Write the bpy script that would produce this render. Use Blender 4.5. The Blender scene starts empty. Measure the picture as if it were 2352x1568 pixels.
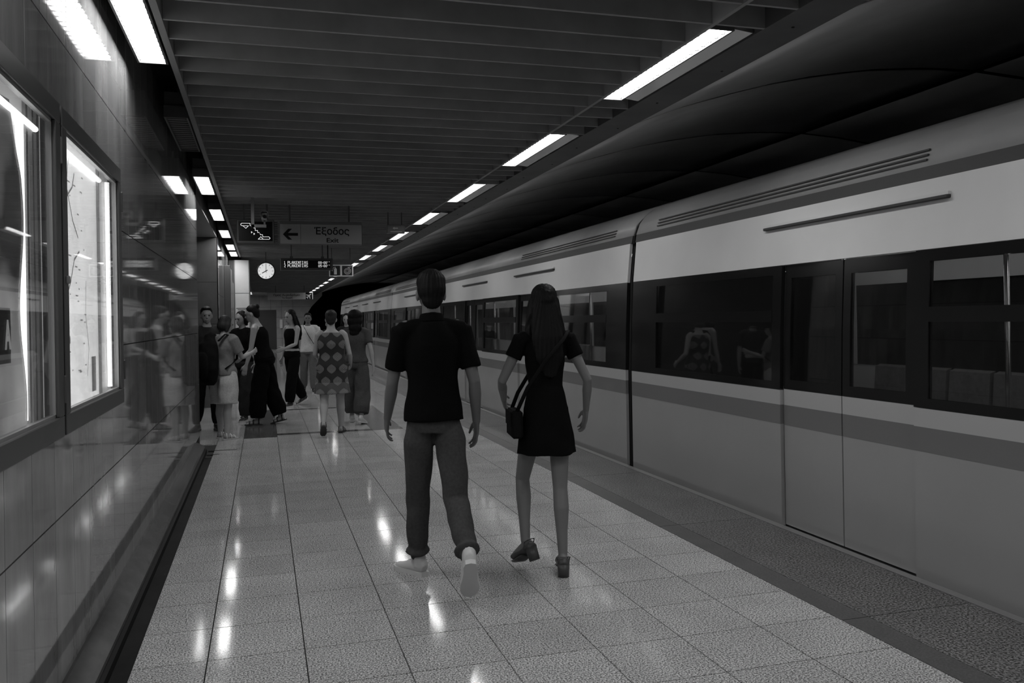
import bpy, bmesh, math, random
import numpy as np
from mathutils import Vector, Matrix
random.seed(7)
R = math.radians
scene = bpy.context.scene
COL = scene.collection

# ------------------------------------------------------------------ camera, world, exposure
cam_d = bpy.data.cameras.new('camera'); cam = bpy.data.objects.new('camera', cam_d); COL.objects.link(cam)
cam_d.sensor_width = 36; cam_d.sensor_fit = 'HORIZONTAL'
cam_d.lens = 1955 / 2352 * 36
cam_d.shift_y = -(784 - 732.4) / 2352
cam_d.clip_start = .05; cam_d.clip_end = 300
_th = math.atan(573 / 1955); _r = .0168
_right = Vector((math.cos(_th), -math.sin(_th), 0)); _up = Vector((0, 0, 1)); _fwd = Vector((math.sin(_th), math.cos(_th), 0))
_cx = _right * math.cos(_r) - _up * math.sin(_r); _cy = _right * math.sin(_r) + _up * math.cos(_r); _cz = -_fwd
M_ = Matrix((( _cx.x, _cy.x, _cz.x, 0), (_cx.y, _cy.y, _cz.y, 0), (_cx.z, _cy.z, _cz.z, 1.5), (0, 0, 0, 1)))
cam.matrix_world = M_
scene.camera = cam
world = bpy.data.worlds.new('world'); scene.world = world; world.use_nodes = True
world.node_tree.nodes['Background'].inputs[0].default_value = (1, 1, 1, 1)
world.node_tree.nodes['Background'].inputs[1].default_value = .002
vs = scene.view_settings
vs.view_transform = 'Standard'; vs.look = 'None'; vs.exposure = 0.0; vs.gamma = 1; vs.use_curve_mapping = False
LAMP = 33.0          # emission of the fluorescent luminaires

# ------------------------------------------------------------------ materials
MATS = {}
def mat(name, c, rough=.5, spec=.5, metal=0., coat=0., emit=0., alpha=None):
    m = bpy.data.materials.new(name); m.use_nodes = True; b = m.node_tree.nodes['Principled BSDF']
    b.inputs['Base Color'].default_value = (c, c, c, 1)
    b.inputs['Roughness'].default_value = rough; b.inputs['Specular IOR Level'].default_value = spec
    b.inputs['Metallic'].default_value = metal; b.inputs['Coat Weight'].default_value = coat
    b.inputs['Coat Roughness'].default_value = .04
    if emit:
        b.inputs['Emission Color'].default_value = (1, 1, 1, 1); b.inputs['Emission Strength'].default_value = emit
    MATS[name] = m
    return m
def vary(m, scale=(8, 8, 8), lo=.8, hi=1.2, detail=4, obj_rand=0., bump=0., coords='pos', speck=None):
    """multiply base colour by noise (world position) and optional per-object random; optional bump"""
    nt = m.node_tree; N = nt.nodes; L = nt.links; b = N['Principled BSDF']; base = b.inputs['Base Color'].default_value[0]
    g = N.new('ShaderNodeNewGeometry') if coords == 'pos' else N.new('ShaderNodeTexCoord')
    out = g.outputs['Position'] if coords == 'pos' else g.outputs['Object']
    mp = N.new('ShaderNodeMapping'); mp.inputs['Scale'].default_value = scale; L.new(out, mp.inputs['Vector'])
    nz = N.new('ShaderNodeTexNoise'); nz.inputs['Scale'].default_value = 1; nz.inputs['Detail'].default_value = detail; nz.inputs['Roughness'].default_value = .6
    L.new(mp.outputs[0], nz.inputs['Vector'])
    mr = N.new('ShaderNodeMapRange'); mr.inputs['From Min'].default_value = .3; mr.inputs['From Max'].default_value = .7
    mr.inputs['To Min'].default_value = lo * base; mr.inputs['To Max'].default_value = hi * base
    L.new(nz.outputs['Fac'], mr.inputs['Value']); val = mr.outputs[0]
    if speck:
        sc_, amt = speck
        vz = N.new('ShaderNodeTexNoise'); vz.inputs['Scale'].default_value = sc_; vz.inputs['Detail'].default_value = 2.5; vz.inputs['Roughness'].default_value = .7
        L.new(out, vz.inputs['Vector'])
        m2 = N.new('ShaderNodeMapRange'); m2.inputs['From Min'].default_value = .41; m2.inputs['From Max'].default_value = .59
        m2.inputs['To Min'].default_value = 1 - amt; m2.inputs['To Max'].default_value = 1 + amt
        L.new(vz.outputs['Fac'], m2.inputs['Value'])
        mu = N.new('ShaderNodeMath'); mu.operation = 'MULTIPLY'; L.new(val, mu.inputs[0]); L.new(m2.outputs[0], mu.inputs[1]); val = mu.outputs[0]
    if obj_rand:
        oi = N.new('ShaderNodeObjectInfo'); m3 = N.new('ShaderNodeMapRange')
        m3.inputs['To Min'].default_value = 1 - obj_rand; m3.inputs['To Max'].default_value = 1 + obj_rand
        L.new(oi.outputs['Random'], m3.inputs['Value'])
        mu = N.new('ShaderNodeMath'); mu.operation = 'MULTIPLY'; L.new(val, mu.inputs[0]); L.new(m3.outputs[0], mu.inputs[1]); val = mu.outputs[0]
    cc = N.new('ShaderNodeCombineColor')
    for i in range(3): L.new(val, cc.inputs[i])
    L.new(cc.outputs[0], b.inputs['Base Color'])
    if bump:
        bp = N.new('ShaderNodeBump'); bp.inputs['Strength'].default_value = bump; bp.inputs['Distance'].default_value = .002
        L.new(nz.outputs['Fac'], bp.inputs['Height']); L.new(bp.outputs[0], b.inputs['Normal'])
    return m

granite = vary(mat('granite_light', .39, .085, .055), (3, 3, 3), .9, 1.08, obj_rand=.07, speck=(125, .72))
granite_dark = vary(mat('granite_dark', .10, .14, .28), (3, 3, 3), .85, 1.1, obj_rand=.08, speck=(70, .45))
granite_edge = vary(mat('granite_edge', .12, .4, .3), (3, 3, 3), .85, 1.1, obj_rand=.06, speck=(85, .85))
band_smooth = vary(mat('band_smooth', .085, .4, .4), (5, 5, 5), .85, 1.1, speck=(90, .2))
grout = mat('grout', .05, .8, .2)
marble = vary(mat('marble_wall', .31, .045, .6, coat=.25), (7, 7, 1.6), .66, 1.2, detail=8, obj_rand=.15)
joint_dark = mat('wall_joint', .03, .7, .2)
ledge_m = vary(mat('ledge_stone', .12, .2, .4), (6, 3, 6), .75, 1.2)
gutter_m = vary(mat('gutter_dark', .014, .75, .15), (6, 4, 6), .6, 1.3)
slat_m = vary(mat('slat_painted_metal', .30, .55, .3), (3, 3, 3), .85, 1.15, obj_rand=.06)
trim_m = mat('trim_metal', .24, .5, .4)
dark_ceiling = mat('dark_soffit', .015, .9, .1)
beam_m = vary(mat('beam_painted', .085, .5, .3), (2, 3, 2), .8, 1.15)
vault_m = vary(mat('vault_panel', .58, .5, .3), (1.5, 1.5, 1.5), .9, 1.1, obj_rand=.05)
vault_gap = mat('vault_gap', .003, .9, .1)
reflector = mat('aluminium_reflector', .7, .25, .5, metal=.9)
housing_m = mat('luminaire_housing', .10, .5, .3)
louvre_m = mat('louvre_white', .10, .35, .3)
lamp_on = mat('fluorescent_lit', .9, .5, .2, emit=LAMP)
lamp_off = mat('fluorescent_unlit', .22, .4, .4)
glow_dot = mat('glint_lamp', .9, .5, .2, emit=3)
frame_m = mat('case_frame_anodised', .075, .38, .5)
frame_in = mat('case_inner_rail', .35, .35, .5, metal=.4)
case_back = mat('case_white_back_glow', .75, .4, .4, emit=.4)  # glow added so the white back looks lit by the tubes
tube_m = mat('case_tube_lit', .9, .5, .2, emit=2.6)
hinge_m = mat('hinge_steel', .45, .3, .5, metal=.8)
sign_face = mat('sign_face_grey', .30, .45, .4)
sign_box = mat('sign_box_dark', .06, .5, .4)
ink = mat('black_ink', .01, .6, .2)
black_m = mat('display_black', .006, .25, .4)
led_m = mat('led_lit', .5, .5, .2, emit=.75)
clock_face = mat('clock_face_lit', .75, .5, .3, emit=.5)
white_sign = mat('sign_white', .85, .5, .4)
rod_m = mat('hanger_rod', .10, .5, .4)
pillar_m = vary(mat('pillar_panel', .58, .4, .4), (2, 2, 2), .92, 1.06)
train_light = vary(mat('train_paint_light', .66, .22, .5, coat=.3), (1.2, 1.2, 1.2), .96, 1.04)  # upper body paint, its brighter tone stands for nearness to the strip lights
train_lower_shaded = vary(mat('train_paint_lower_shaded', .33, .25, .5, coat=.2), (1.2, 1.2, 1.2), .96, 1.04)  # same body paint darkened, strip light falloff put into the colour
train_waist_shaded = mat('train_paint_waist_shaded', .43, .25, .5, coat=.2)  # same paint partly darkened, light falloff put into the colour
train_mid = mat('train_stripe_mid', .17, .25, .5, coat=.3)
train_dark = mat('train_line_dark', .05, .6, .3)
train_roof = vary(mat('train_roof_grey', .36, .45, .4), (1.5, 1.5, 1.5), .9, 1.1)
train_black = mat('train_window_black', .012, .12, .5)
rubber = mat('rubber_seal', .01, .6, .3)
under_m = mat('underframe', .03, .7, .2)
int_wall = mat('train_interior_wall', .42, .5, .4)
seat_m = vary(mat('train_seat', .12, .6, .3), (20, 20, 20), .8, 1.2)
int_lamp = mat('train_interior_lamp', .9, .5, .2, emit=5)
steel = mat('steel', .55, .25, .5, metal=1.)
tile_far = vary(mat('far_wall_tile', .42, .2, .5), (3, 3, 3), .9, 1.1, obj_rand=.08)
def glass(name, tint, rough=.02):
    m = bpy.data.materials.new(name); m.use_nodes = True; nt = m.node_tree; N = nt.nodes; N.remove(N['Principled BSDF'])
    t = N.new('ShaderNodeBsdfTransparent'); t.inputs[0].default_value = (tint, tint, tint, 1)
    g = N.new('ShaderNodeBsdfGlossy'); g.inputs['Roughness'].default_value = rough; g.inputs[0].default_value = (1, 1, 1, 1)
    fr = N.new('ShaderNodeFresnel'); 
    ge = N.new('ShaderNodeNewGeometry'); mi = N.new('ShaderNodeMapRange'); mi.inputs['To Min'].default_value = 1.5; mi.inputs['To Max'].default_value = 1 / 1.5
    nt.links.new(ge.outputs['Backfacing'], mi.inputs['Value']); nt.links.new(mi.outputs[0], fr.inputs[0])
    mx = N.new('ShaderNodeMixShader'); nt.links.new(fr.outputs[0], mx.inputs[0]); nt.links.new(t.outputs[0], mx.inputs[1]); nt.links.new(g.outputs[0], mx.inputs[2])
    nt.links.new(mx.outputs[0], N['Material Output'].inputs[0]); return m
case_glass = glass('case_glass', .93)
train_glass = glass('train_glass_tinted', .75)
# people
skin_a = mat('skin_mid', .30, .5, .35); skin_b = mat('skin_light', .36, .5, .35); skin_c = mat('skin_tan', .15, .55, .25); skin_d = mat('skin_olive', .20, .55, .25)
hair_dark = mat('hair_dark', .007, .6, .15); hair_brown = mat('hair_brown', .025, .6, .2)
def cloth(name, c, s=60): return vary(mat(name, c, .9, .06), (s, s, s), .85, 1.15, coords='obj', bump=.3)
cl_black = cloth('cloth_black', .006); cl_black2 = cloth('cloth_black_dense', .0045); cl_dark = cloth('cloth_dark_grey', .03)
cl_jogger = cloth('cloth_jogger_grey', .065); cl_tee = cloth('cloth_grey_tee', .19); cl_shorts = cloth('cloth_pale_shorts', .50)
cl_white = cloth('cloth_white', .62); cl_jeans = cloth('cloth_jeans', .14); cl_overall = cloth('cloth_overall_grey', .075)
shoe_white = mat('shoe_white', .62, .45, .4); shoe_dark = mat('shoe_dark', .035, .4, .4); shoe_sole = mat('shoe_sole_pale', .5, .6, .3); shoe_tan = mat('shoe_tan', .07, .4, .4)
eye_m = mat('eye_dark', .01, .2, .5); lip_m = mat('lips', .16, .5, .3)
bag_m = cloth('bag_black', .01)

# ------------------------------------------------------------------ helpers
def link(name, mesh, m=None, parent=None):
    o = bpy.data.objects.new(name, mesh); COL.objects.link(o)
    if m is not None and mesh is not None:
        if len(mesh.materials) == 0: mesh.materials.append(m)
    if parent is not None: o.parent = parent
    return o
def tag(o, label=None, cat=None, group=None, kind=None):
    if label: o['label'] = label
    if cat: o['category'] = cat
    if group: o['group'] = group
    if kind: o['kind'] = kind
    return o
def empty(name, loc=(0, 0, 0), rz=0):
    o = bpy.data.objects.new(name, None); COL.objects.link(o); o.location = loc; o.rotation_euler = (0, 0, rz); o.empty_display_size = .1
    return o
def bm_mesh(name, bm, smooth=False):
    me = bpy.data.meshes.new(name); bmesh.ops.recalc_face_normals(bm, faces=bm.faces); bm.to_mesh(me); bm.free()
    if smooth: me.polygons.foreach_set('use_smooth', [True] * len(me.polygons))
    return me
def bx(bm, x0, x1, y0, y1, z0, z1, bev=0.):
    vs_ = [bm.verts.new((x, y, z)) for x in (x0, x1) for y in (y0, y1) for z in (z0, z1)]
    fs = [(0, 1, 3, 2), (4, 6, 7, 5), (0, 4, 5, 1), (2, 3, 7, 6), (0, 2, 6, 4), (1, 5, 7, 3)]
    faces = [bm.faces.new([vs_[i] for i in f]) for f in fs]
    if bev:
        es = list({e for f in faces for e in f.edges}); bmesh.ops.bevel(bm, geom=es, offset=bev, segments=1, affect='EDGES', profile=.5)
def box(name, x0, x1, y0, y1, z0, z1, m, parent=None, bev=0.):
    bm = bmesh.new(); bx(bm, x0, x1, y0, y1, z0, z1, bev); return link(name, bm_mesh(name, bm), m, parent)
def prism(bm, poly, axis, a0, a1):
    """extrude a 2D polygon along axis ('x','y','z')"""
    def P(u, v, w): return {'y': (u, w, v), 'x': (w, u, v), 'z': (u, v, w)}[axis]
    A = [bm.verts.new(P(u, v, a0)) for u, v in poly]; B = [bm.verts.new(P(u, v, a1)) for u, v in poly]; n = len(poly)
    bm.faces.new(A); bm.faces.new(B[::-1])
    for i in range(n): bm.faces.new((A[i], A[(i + 1) % n], B[(i + 1) % n], B[i]))
def strip_x(bm, prof, y0, y1, th):
    """panel following a profile [(x,z)] extruded along y with thickness th away (+x/up normal side)"""
    n = len(prof); off = []
    for i in range(n):
        a = prof[max(0, i - 1)]; b = prof[min(n - 1, i + 1)]; dx, dz = b[0] - a[0], b[1] - a[1]; l = math.hypot(dx, dz) or 1
        off.append((prof[i][0] + dz / l * th, prof[i][1] - dx / l * th))
    prism(bm, prof + off[::-1], 'y', y0, y1)
def tube(bm, pts, radii, n=10, up=(1, 0, 0), round_ends=False, fn=None):
    pts = [Vector(p) for p in pts]; rad = [(r, r) if not isinstance(r, tuple) else r for r in radii]
    if round_ends:
        t0 = (pts[0] - pts[1]).normalized(); t1 = (pts[-1] - pts[-2]).normalized(); r0 = max(rad[0]); r1 = max(rad[-1])
        pts = [pts[0] + t0 * r0 * .85, pts[0] + t0 * r0 * .5] + pts + [pts[-1] + t1 * r1 * .5, pts[-1] + t1 * r1 * .85]
        rad = [tuple(q * .45 for q in rad[0]), tuple(q * .86 for q in rad[0])] + rad + [tuple(q * .86 for q in rad[-1]), tuple(q * .45 for q in rad[-1])]
    rings = []; up = Vector(up)
    for i, p in enumerate(pts):
        a = pts[max(0, i - 1)]; b = pts[min(len(pts) - 1, i + 1)]; t = (b - a).normalized()
        s = up - t * up.dot(t)
        if s.length < 1e-3: s = Vector((0, 1, 0)) - t * t.y
        s.normalize(); d = t.cross(s); ring = []
        for k in range(n):
            ph = 2 * math.pi * k / n; f = fn(i / (len(pts) - 1), ph) if fn else 1
            ring.append(bm.verts.new(p + s * (math.cos(ph) * rad[i][0] * f) + d * (math.sin(ph) * rad[i][1] * f)))
        rings.append(ring)
    for i in range(len(rings) - 1):
        for k in range(n):
            bm.faces.new((rings[i][k], rings[i][(k + 1) % n], rings[i + 1][(k + 1) % n], rings[i + 1][k]))
    bm.faces.new(rings[0][::-1]); bm.faces.new(rings[-1])
def ell(bm, c, r, rot=None, u=16, v=10):
    M = Matrix.Translation(Vector(c)) @ (rot.to_4x4() if rot else Matrix.Identity(4)) @ Matrix.Diagonal((r[0], r[1], r[2], 1))
    bmesh.ops.create_uvsphere(bm, u_segments=u, v_segments=v, radius=1, matrix=M)
def dup(root):
    def cp(o, par):
        c = o.copy(); COL.objects.link(c); c.parent = par
        for ch in kids.get(o, []): cp(ch, c)
        return c
    kids = {}
    for o in list(COL.objects):
        if o.parent: kids.setdefault(o.parent, []).append(o)
    return cp(root, None)
ORD = ['first', 'second', 'third', 'fourth', 'fifth', 'sixth', 'seventh', 'eighth', 'ninth', 'tenth', 'eleventh', 'twelfth', 'thirteenth',
       'fourteenth', 'fifteenth', 'sixteenth', 'seventeenth', 'eighteenth', 'nineteenth', 'twentieth']
def ribbon(bm, pts, w, T, depth=.004, closed=False):
    """2D polyline stroked as flat bars; T maps (u,v,d)->world"""
    pts = [Vector(p) for p in pts]
    if closed: pts = pts + [pts[0]]
    for a, b in zip(pts[:-1], pts[1:]):
        d = (b - a); l = d.length
        if l < 1e-6: continue
        d /= l; n = Vector((-d.y, d.x)) * w / 2; a2 = a - d * w * .35; b2 = b + d * w * .35
        q = [a2 + n, b2 + n, b2 - n, a2 - n]
        A = [bm.verts.new(T(p.x, p.y, 0)) for p in q]; B = [bm.verts.new(T(p.x, p.y, depth)) for p in q]
        bm.faces.new(A); bm.faces.new(B[::-1])
        for i in range(4): bm.faces.new((A[i], A[(i + 1) % 4], B[(i + 1) % 4], B[i]))
def poly_plate(bm, poly, T, depth=.004):
    A = [bm.verts.new(T(u, v, 0)) for u, v in poly]; B = [bm.verts.new(T(u, v, depth)) for u, v in poly]
    bm.faces.new(A); bm.faces.new(B[::-1]); n = len(poly)
    for i in range(n): bm.faces.new((A[i], A[(i + 1) % n], B[(i + 1) % n], B[i]))
def text_mesh(txt, size, width=None, bold=0.):
    cu = bpy.data.curves.new('txt', 'FONT'); cu.body = txt; cu.size = size; cu.extrude = .0015; cu.align_x = 'CENTER'; cu.align_y = 'BOTTOM_BASELINE'; cu.offset = bold
    o = bpy.data.objects.new('txt', cu); COL.objects.link(o); dg = bpy.context.evaluated_depsgraph_get()
    me = bpy.data.meshes.new_from_object(o.evaluated_get(dg)); bpy.data.objects.remove(o); bpy.data.curves.remove(cu)
    if width and len(me.vertices):
        xs = [v.co.x for v in me.vertices]; s = width / (max(xs) - min(xs)); cx_ = (max(xs) + min(xs)) / 2
        for v in me.vertices: v.co.x = (v.co.x - cx_) * s
    me.materials.clear(); return me
def remesh(bm, voxel, smooth=6, fold=None):
    me = bpy.data.meshes.new('tmp'); bmesh.ops.recalc_face_normals(bm, faces=bm.faces); bm.to_mesh(me); bm.free()
    o = bpy.data.objects.new('tmp', me); COL.objects.link(o)
    r = o.modifiers.new('r', 'REMESH'); r.mode = 'VOXEL'; r.voxel_size = voxel; r.use_smooth_shade = True
    s = o.modifiers.new('s', 'SMOOTH'); s.factor = .5; s.iterations = smooth
    dg = bpy.context.evaluated_depsgraph_get(); out = bpy.data.meshes.new_from_object(o.evaluated_get(dg))
    bpy.data.objects.remove(o); bpy.data.meshes.remove(me)
    if fold:
        n = len(out.vertices); co = np.empty(n * 3); out.vertices.foreach_get('co', co); co = co.reshape(-1, 3)
        no = np.empty(n * 3); out.vertices.foreach_get('normal', no); no = no.reshape(-1, 3)
        co = co + no * fold(co)[:, None]; out.vertices.foreach_set('co', co.ravel()); out.update()
    out.polygons.foreach_set('use_smooth', [True] * len(out.polygons)); out.materials.clear()
    return out

# ================================================================== SETTING
# floor
XL, XS, XE = -.573, 2.6975, 3.53
floor = box('floor', -4.2, 3.50, -3, 52, -.06, -.012, grout); tag(floor, 'light speckled granite platform floor with thin dark joints', kind='structure')
cols = [XL, -.26] + [-.26 + .4225 * k for k in range(1, 8)]
G = .0028
def tile_mesh(w, l, m):
    bm = bmesh.new(); bx(bm, G, w - G, G, l - G, -.012, 0, 0); me = bm_mesh('floor_tile', bm); me.materials.append(m); return me
TL = .42; Y0 = 4.03
cache = {}
def tile(x0, x1, y0, y1, m):
    k = (round(x1 - x0, 3), round(y1 - y0, 3), m.name)
    if k not in cache: cache[k] = tile_mesh(x1 - x0, y1 - y0, m)
    o = link('floor_tile', cache[k], None, floor); o.location = (x0, y0, 0)
    return o
rows = [Y0 + TL * k for k in range(-3, 18)]          # 2.77 .. 11.17
for i in range(len(rows) - 1):
    for c in range(len(cols) - 1): tile(cols[c], cols[c + 1], rows[i], rows[i + 1], granite)
# framed bay in front of the exit
yb = [rows[-1], 11.62, 11.80, 11.98] + [11.98 + .52 * k for k in range(1, 7)] + [15.28]
for i in range(len(yb) - 1):
    for c in range(len(cols) - 1):
        a, b = cols[c], cols[c + 1]; ymid = (yb[i] + yb[i + 1]) / 2; dark = False
        if 11.80 <= ymid < 11.98 and -.3 < a < 1.8: dark = True
        if ymid > 15.1 and -.3 < a < 1.8: dark = True
        if 11.62 < ymid and abs(a + .26) < .05 and ymid < 15.2: dark = True
        if 11.8 < ymid and abs(a - 1.43) < .05: dark = True
        tile(a, b, yb[i], yb[i + 1], granite_dark if dark else granite)
def tile_stuff(name, x0s, ys, m):
    bm = bmesh.new()
    for i in range(len(ys) - 1):
        for c in range(len(x0s) - 1): bx(bm, x0s[c] + G, x0s[c + 1] - G, ys[i] + G, ys[i + 1] - G, -.012, 0)
    o = link(name, bm_mesh(name, bm), m, floor); o['kind'] = 'stuff'; return o
tile_stuff('floor_tile_far', cols, [15.28 + .42 * k for k in range(88)], granite)
tile_stuff('floor_tile_near', cols, [2.77 - .42 * k for k in range(13)][::-1], granite)
tile_stuff('passage_tile', [-.573 - .4225 * k for k in range(9)][::-1], [11.25 + .45 * k for k in range(12)], granite)
# platform edge: smooth band, dark slabs, metal nosing
edge_y = [-3 + 2.0 * k + .55 for k in range(28)]
bmS = {}
for i in range(len(edge_y) - 1):
    l = edge_y[i + 1] - edge_y[i]
    for nm, a, b, m in (('edge_band', XS, 2.85, band_smooth), ('edge_slab', 2.85, 3.47, granite_edge)):
        if nm not in bmS:
            bm = bmesh.new(); bx(bm, G * .5, b - a - G * .5, G, l - G, -.012, 0.0); me = bm_mesh(nm, bm); me.materials.append(m); bmS[nm] = me
        o = link(nm, bmS[nm], None, floor); o.location = (a, edge_y[i], 0)
box('edge_nosing', 3.47, XE, -3, 52, -.05, .004, mat('nosing_metal', .30, .35, .5, metal=.5), floor)
bm = bmesh.new(); bx(bm, 3.40, 3.5, -3, 52, -1.2, -.06); platform_face = link('wall_platform_edge', bm_mesh('pf', bm), under_m); tag(platform_face, 'dark concrete face below the platform edge', kind='structure')
tb = box('floor_track', 3.40, 10.2, -10, 70, -1.3, -1.2, under_m); tag(tb, 'dark track bed below the train', kind='structure')

# left wall: marble slabs
WX = -.77
wall = box('wall_left', -1.0, WX - .012, -3, 11.25, -.06, 3.7, joint_dark); tag(wall, 'polished veined marble slab wall beside the platform', kind='structure')
zrow = [.115, .755, 1.39, 2.045, 2.66, 3.42]
ys = [2.947 + .3305 * k for k in range(-15, 26)]; ys[-1] = 11.25
wc = {}
for j in range(5):
    for i in range(len(ys) - 1):
        k = (j, round(ys[i + 1] - ys[i], 3))
        if k not in wc:
            bm = bmesh.new(); bx(bm, -.012, 0, .0017, ys[i + 1] - ys[i] - .0017, .003, zrow[j + 1] - zrow[j] - .003); me = bm_mesh('wall_slab', bm); me.materials.append(marble); wc[k] = me
        o = link('wall_slab', wc[k], None, wall); o.location = (WX, ys[i], zrow[j])
bm = bmesh.new(); bx(bm, -1.0, WX, 11.25, 11.27, 0, 3.42)
o = link('end_slab', bm_mesh('end_slab', bm), marble, wall)
# ledge and gutter
bm = bmesh.new(); prism(bm, [(WX - .01, -.05), (WX - .01, .118), (WX + .012, .118), (-.685, .075), (-.672, .060), (-.672, -.05)], 'y', -3, 10.6)
o = link('baseboard_left', bm_mesh('ledge', bm), ledge_m); tag(o, 'stone ledge running along the foot of the marble wall', kind='structure')
box('ledge_front', -.671, -.650, -3, 10.6, -.05, .035, mat('ledge_front_dark', .012, .7, .2), o)  # dark strip along the front of the ledge
box('gutter', -.650, -.573, -3, 10.15, -.05, -.006, gutter_m, floor)
box('drain_cover', -.650, -.575, 10.16, 10.22, -.03, -.002, steel, floor)
for k in range(2): box('drain_slot', -.64 + .0 * k, -.50 + .18 * k, 10.35 + .30 * k, 10.385 + .30 * k, -.005, .0012, ink, floor)

# exit passage and beyond
s = box('wall_passage_far', -4.2, WX, 16.2, 16.5, -.06, 3.7, joint_dark); tag(s, 'dark stone wall on the far side of the exit passage', kind='structure')
dark_stone = vary(mat('passage_stone', .10, .2, .4), (2, 2, 2), .8, 1.15, obj_rand=.1)
for zz in ((0, .75), (.755, 1.50), (1.505, 2.25), (2.255, 3.05)):
    for k in range(4): box('passage_slab', -1.56 - .79 * (k - 1) - .79, -1.56 - .79 * (k - 1) - .004, 16.185, 16.2, zz[0], zz[1], dark_stone, s)
s = box('wall_passage_back', -4.4, -4.2, 11.0, 16.5, -.06, 3.7, dark_stone); tag(s, 'dark back wall of the exit passage', kind='structure')
s = box('ceiling_passage', -4.2, WX, 11.25, 16.2, 3.06, 3.3, vary(mat('passage_soffit', .28, .35, .4), (1, 1, 1), .9, 1.1)); tag(s, 'smooth grey soffit above the exit passage', kind='structure')
s = box('wall_left_far', -1.0, WX - .012, 16.2, 52, -.06, 3.7, joint_dark); tag(s, 'marble slab wall beyond the exit passage', kind='structure')
marble2 = marble
for zz in range(5):
    for k in range(8):
        box('wall_slab_far', WX - .012, WX, 16.21 + k * .6, 16.21 + k * .6 + .595, zrow[zz] + .003, zrow[zz + 1] - .003, marble2, s)
box('wall_slab_rest', WX - .012, WX, 21.02, 51, 0, 3.42, marble2, s)
# tall dark cabinets against that wall
for k, (a, b, h_) in enumerate(((19.2, 20.2, 2.75), (20.35, 21.2, 2.5))):
    t = empty('wall_cabinet', ((WX + .06), (a + b) / 2, 0))
    tag(t, ['taller dark metal cabinet standing against the wall past the exit', 'shorter dark metal cabinet standing just before the pale pillar'][k], 'cabinet', 'tall wall cabinets')
    def lb(nm, x0, x1, y0, y1, z0, z1, m, t=t, a=a, b=b): 
        c = t.location; return box(nm, x0 - c.x, x1 - c.x, y0 - c.y, y1 - c.y, z0 - c.z, z1 - c.z, m, t, .004)
    lb('body', WX + .001, WX + .115, a, b, 0.0, h_, sign_box); d = lb('door', WX + .115, WX + .128, a + .03, b - .03, .12, h_ - .05, mat('cabinet_door', .10, .25, .5)); lb('door_handle', WX + .128, WX + .145, a + .1, a + .125, 1.0, 1.25, steel)
    lb('plinth', WX + .01, WX + .122, a + .01, b - .01, 0, .10, ink)
# pale pillar
t = empty('lift_pillar', (-.47, 21.6, 0)); tag(t, 'pale panelled pillar with a small notice, jutting out past the cabinets', 'pillar')
def lb(nm, x0, x1, y0, y1, z0, z1, m, bev=.004): return box(nm, x0 + .47, x1 + .47, y0 - 21.6, y1 - 21.6, z0, z1, m, t, bev)
lb('core', -.765, -.30, 21.53, 23.0, 0, 3.03, sign_box)
for a, b in ((0.02, .95), (.96, 2.22), (2.23, 3.03)): lb('face_panel', -.62, -.305, 21.5, 21.53, a, b, pillar_m)
lb('edge_trim', -.305, -.285, 21.49, 23.0, 0, 3.03, trim_m); lb('edge_trim', -.64, -.622, 21.49, 21.53, 0, 3.03, trim_m)
lb('notice_plate', -.50, -.40, 21.494, 21.5, 1.62, 1.78, sign_box)
for k in range(2): lb('notice_print', -.60 + .03 * k, -.33 - .03 * k, 21.4985, 21.5, 1.86 - .035 * k, 1.875 - .035 * k, ink, 0)

# ceilings
ZC = 3.10
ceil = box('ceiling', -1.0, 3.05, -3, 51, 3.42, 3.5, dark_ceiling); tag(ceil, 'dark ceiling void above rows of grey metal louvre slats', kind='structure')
def slat_mesh(w, name='slat'):
    bm = bmesh.new(); bx(bm, 0, w, -.010, .010, 0, .20); me = bm_mesh(name, bm); me.materials.append(slat_m); return me
sl_long = slat_mesh(2.866); sl_short = slat_mesh(.303); P_ = .3095
y = 4.789 - P_ * 15; L_R = [(4.27 + 2.77 * k, 5.82 + 2.77 * k) for k in range(-2, 16)]
while y < 50.4:
    o = link('slat', sl_long, None, ceil); o.location = (-.475, y, ZC)
    if not any(a - .06 < y < b + .06 for a, b in L_R):
        o = link('short_slat', sl_short, None, ceil); o.location = (2.42, y, ZC)
    y += P_
t1 = box('trim_1', -.515, -.478, -3, 21.5, ZC - .005, ZC + .22, trim_m); tag(t1, 'grey metal trim along the wall side of the slat ceiling', kind='structure')
t2 = box('trim_2', 2.392, 2.418, -3, 50.5, ZC - .004, ZC + .20, slat_m); tag(t2, 'slim rail beside the platform edge lights', kind='structure')
t3 = box('trim_3', -.515, -.478, 23, 50.5, ZC - .005, ZC + .22, trim_m); tag(t3, 'grey metal trim of the slat ceiling beyond the pillar', kind='structure')
bm = bmesh.new(); prism(bm, [(2.724, ZC), (2.99, ZC - .005), (3.03, ZC + .04), (3.03, 3.6), (2.724, 3.6)], 'y', -3, 50.5)
beam = link('beam', bm_mesh('beam', bm), beam_m); tag(beam, 'long dark painted beam between slat ceiling and vault', kind='structure')
bm = bmesh.new()
for k in range(60): 
    bmesh.ops.create_cone(bm, cap_ends=True, segments=8, radius1=.009, radius2=.009, depth=.004, matrix=Matrix.Translation((2.86 + .05 * (k % 2), -1 + .85 * k, ZC - .004)))
link('beam_bolt', bm_mesh('bolts', bm), ink, beam)['kind'] = 'stuff'

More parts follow.
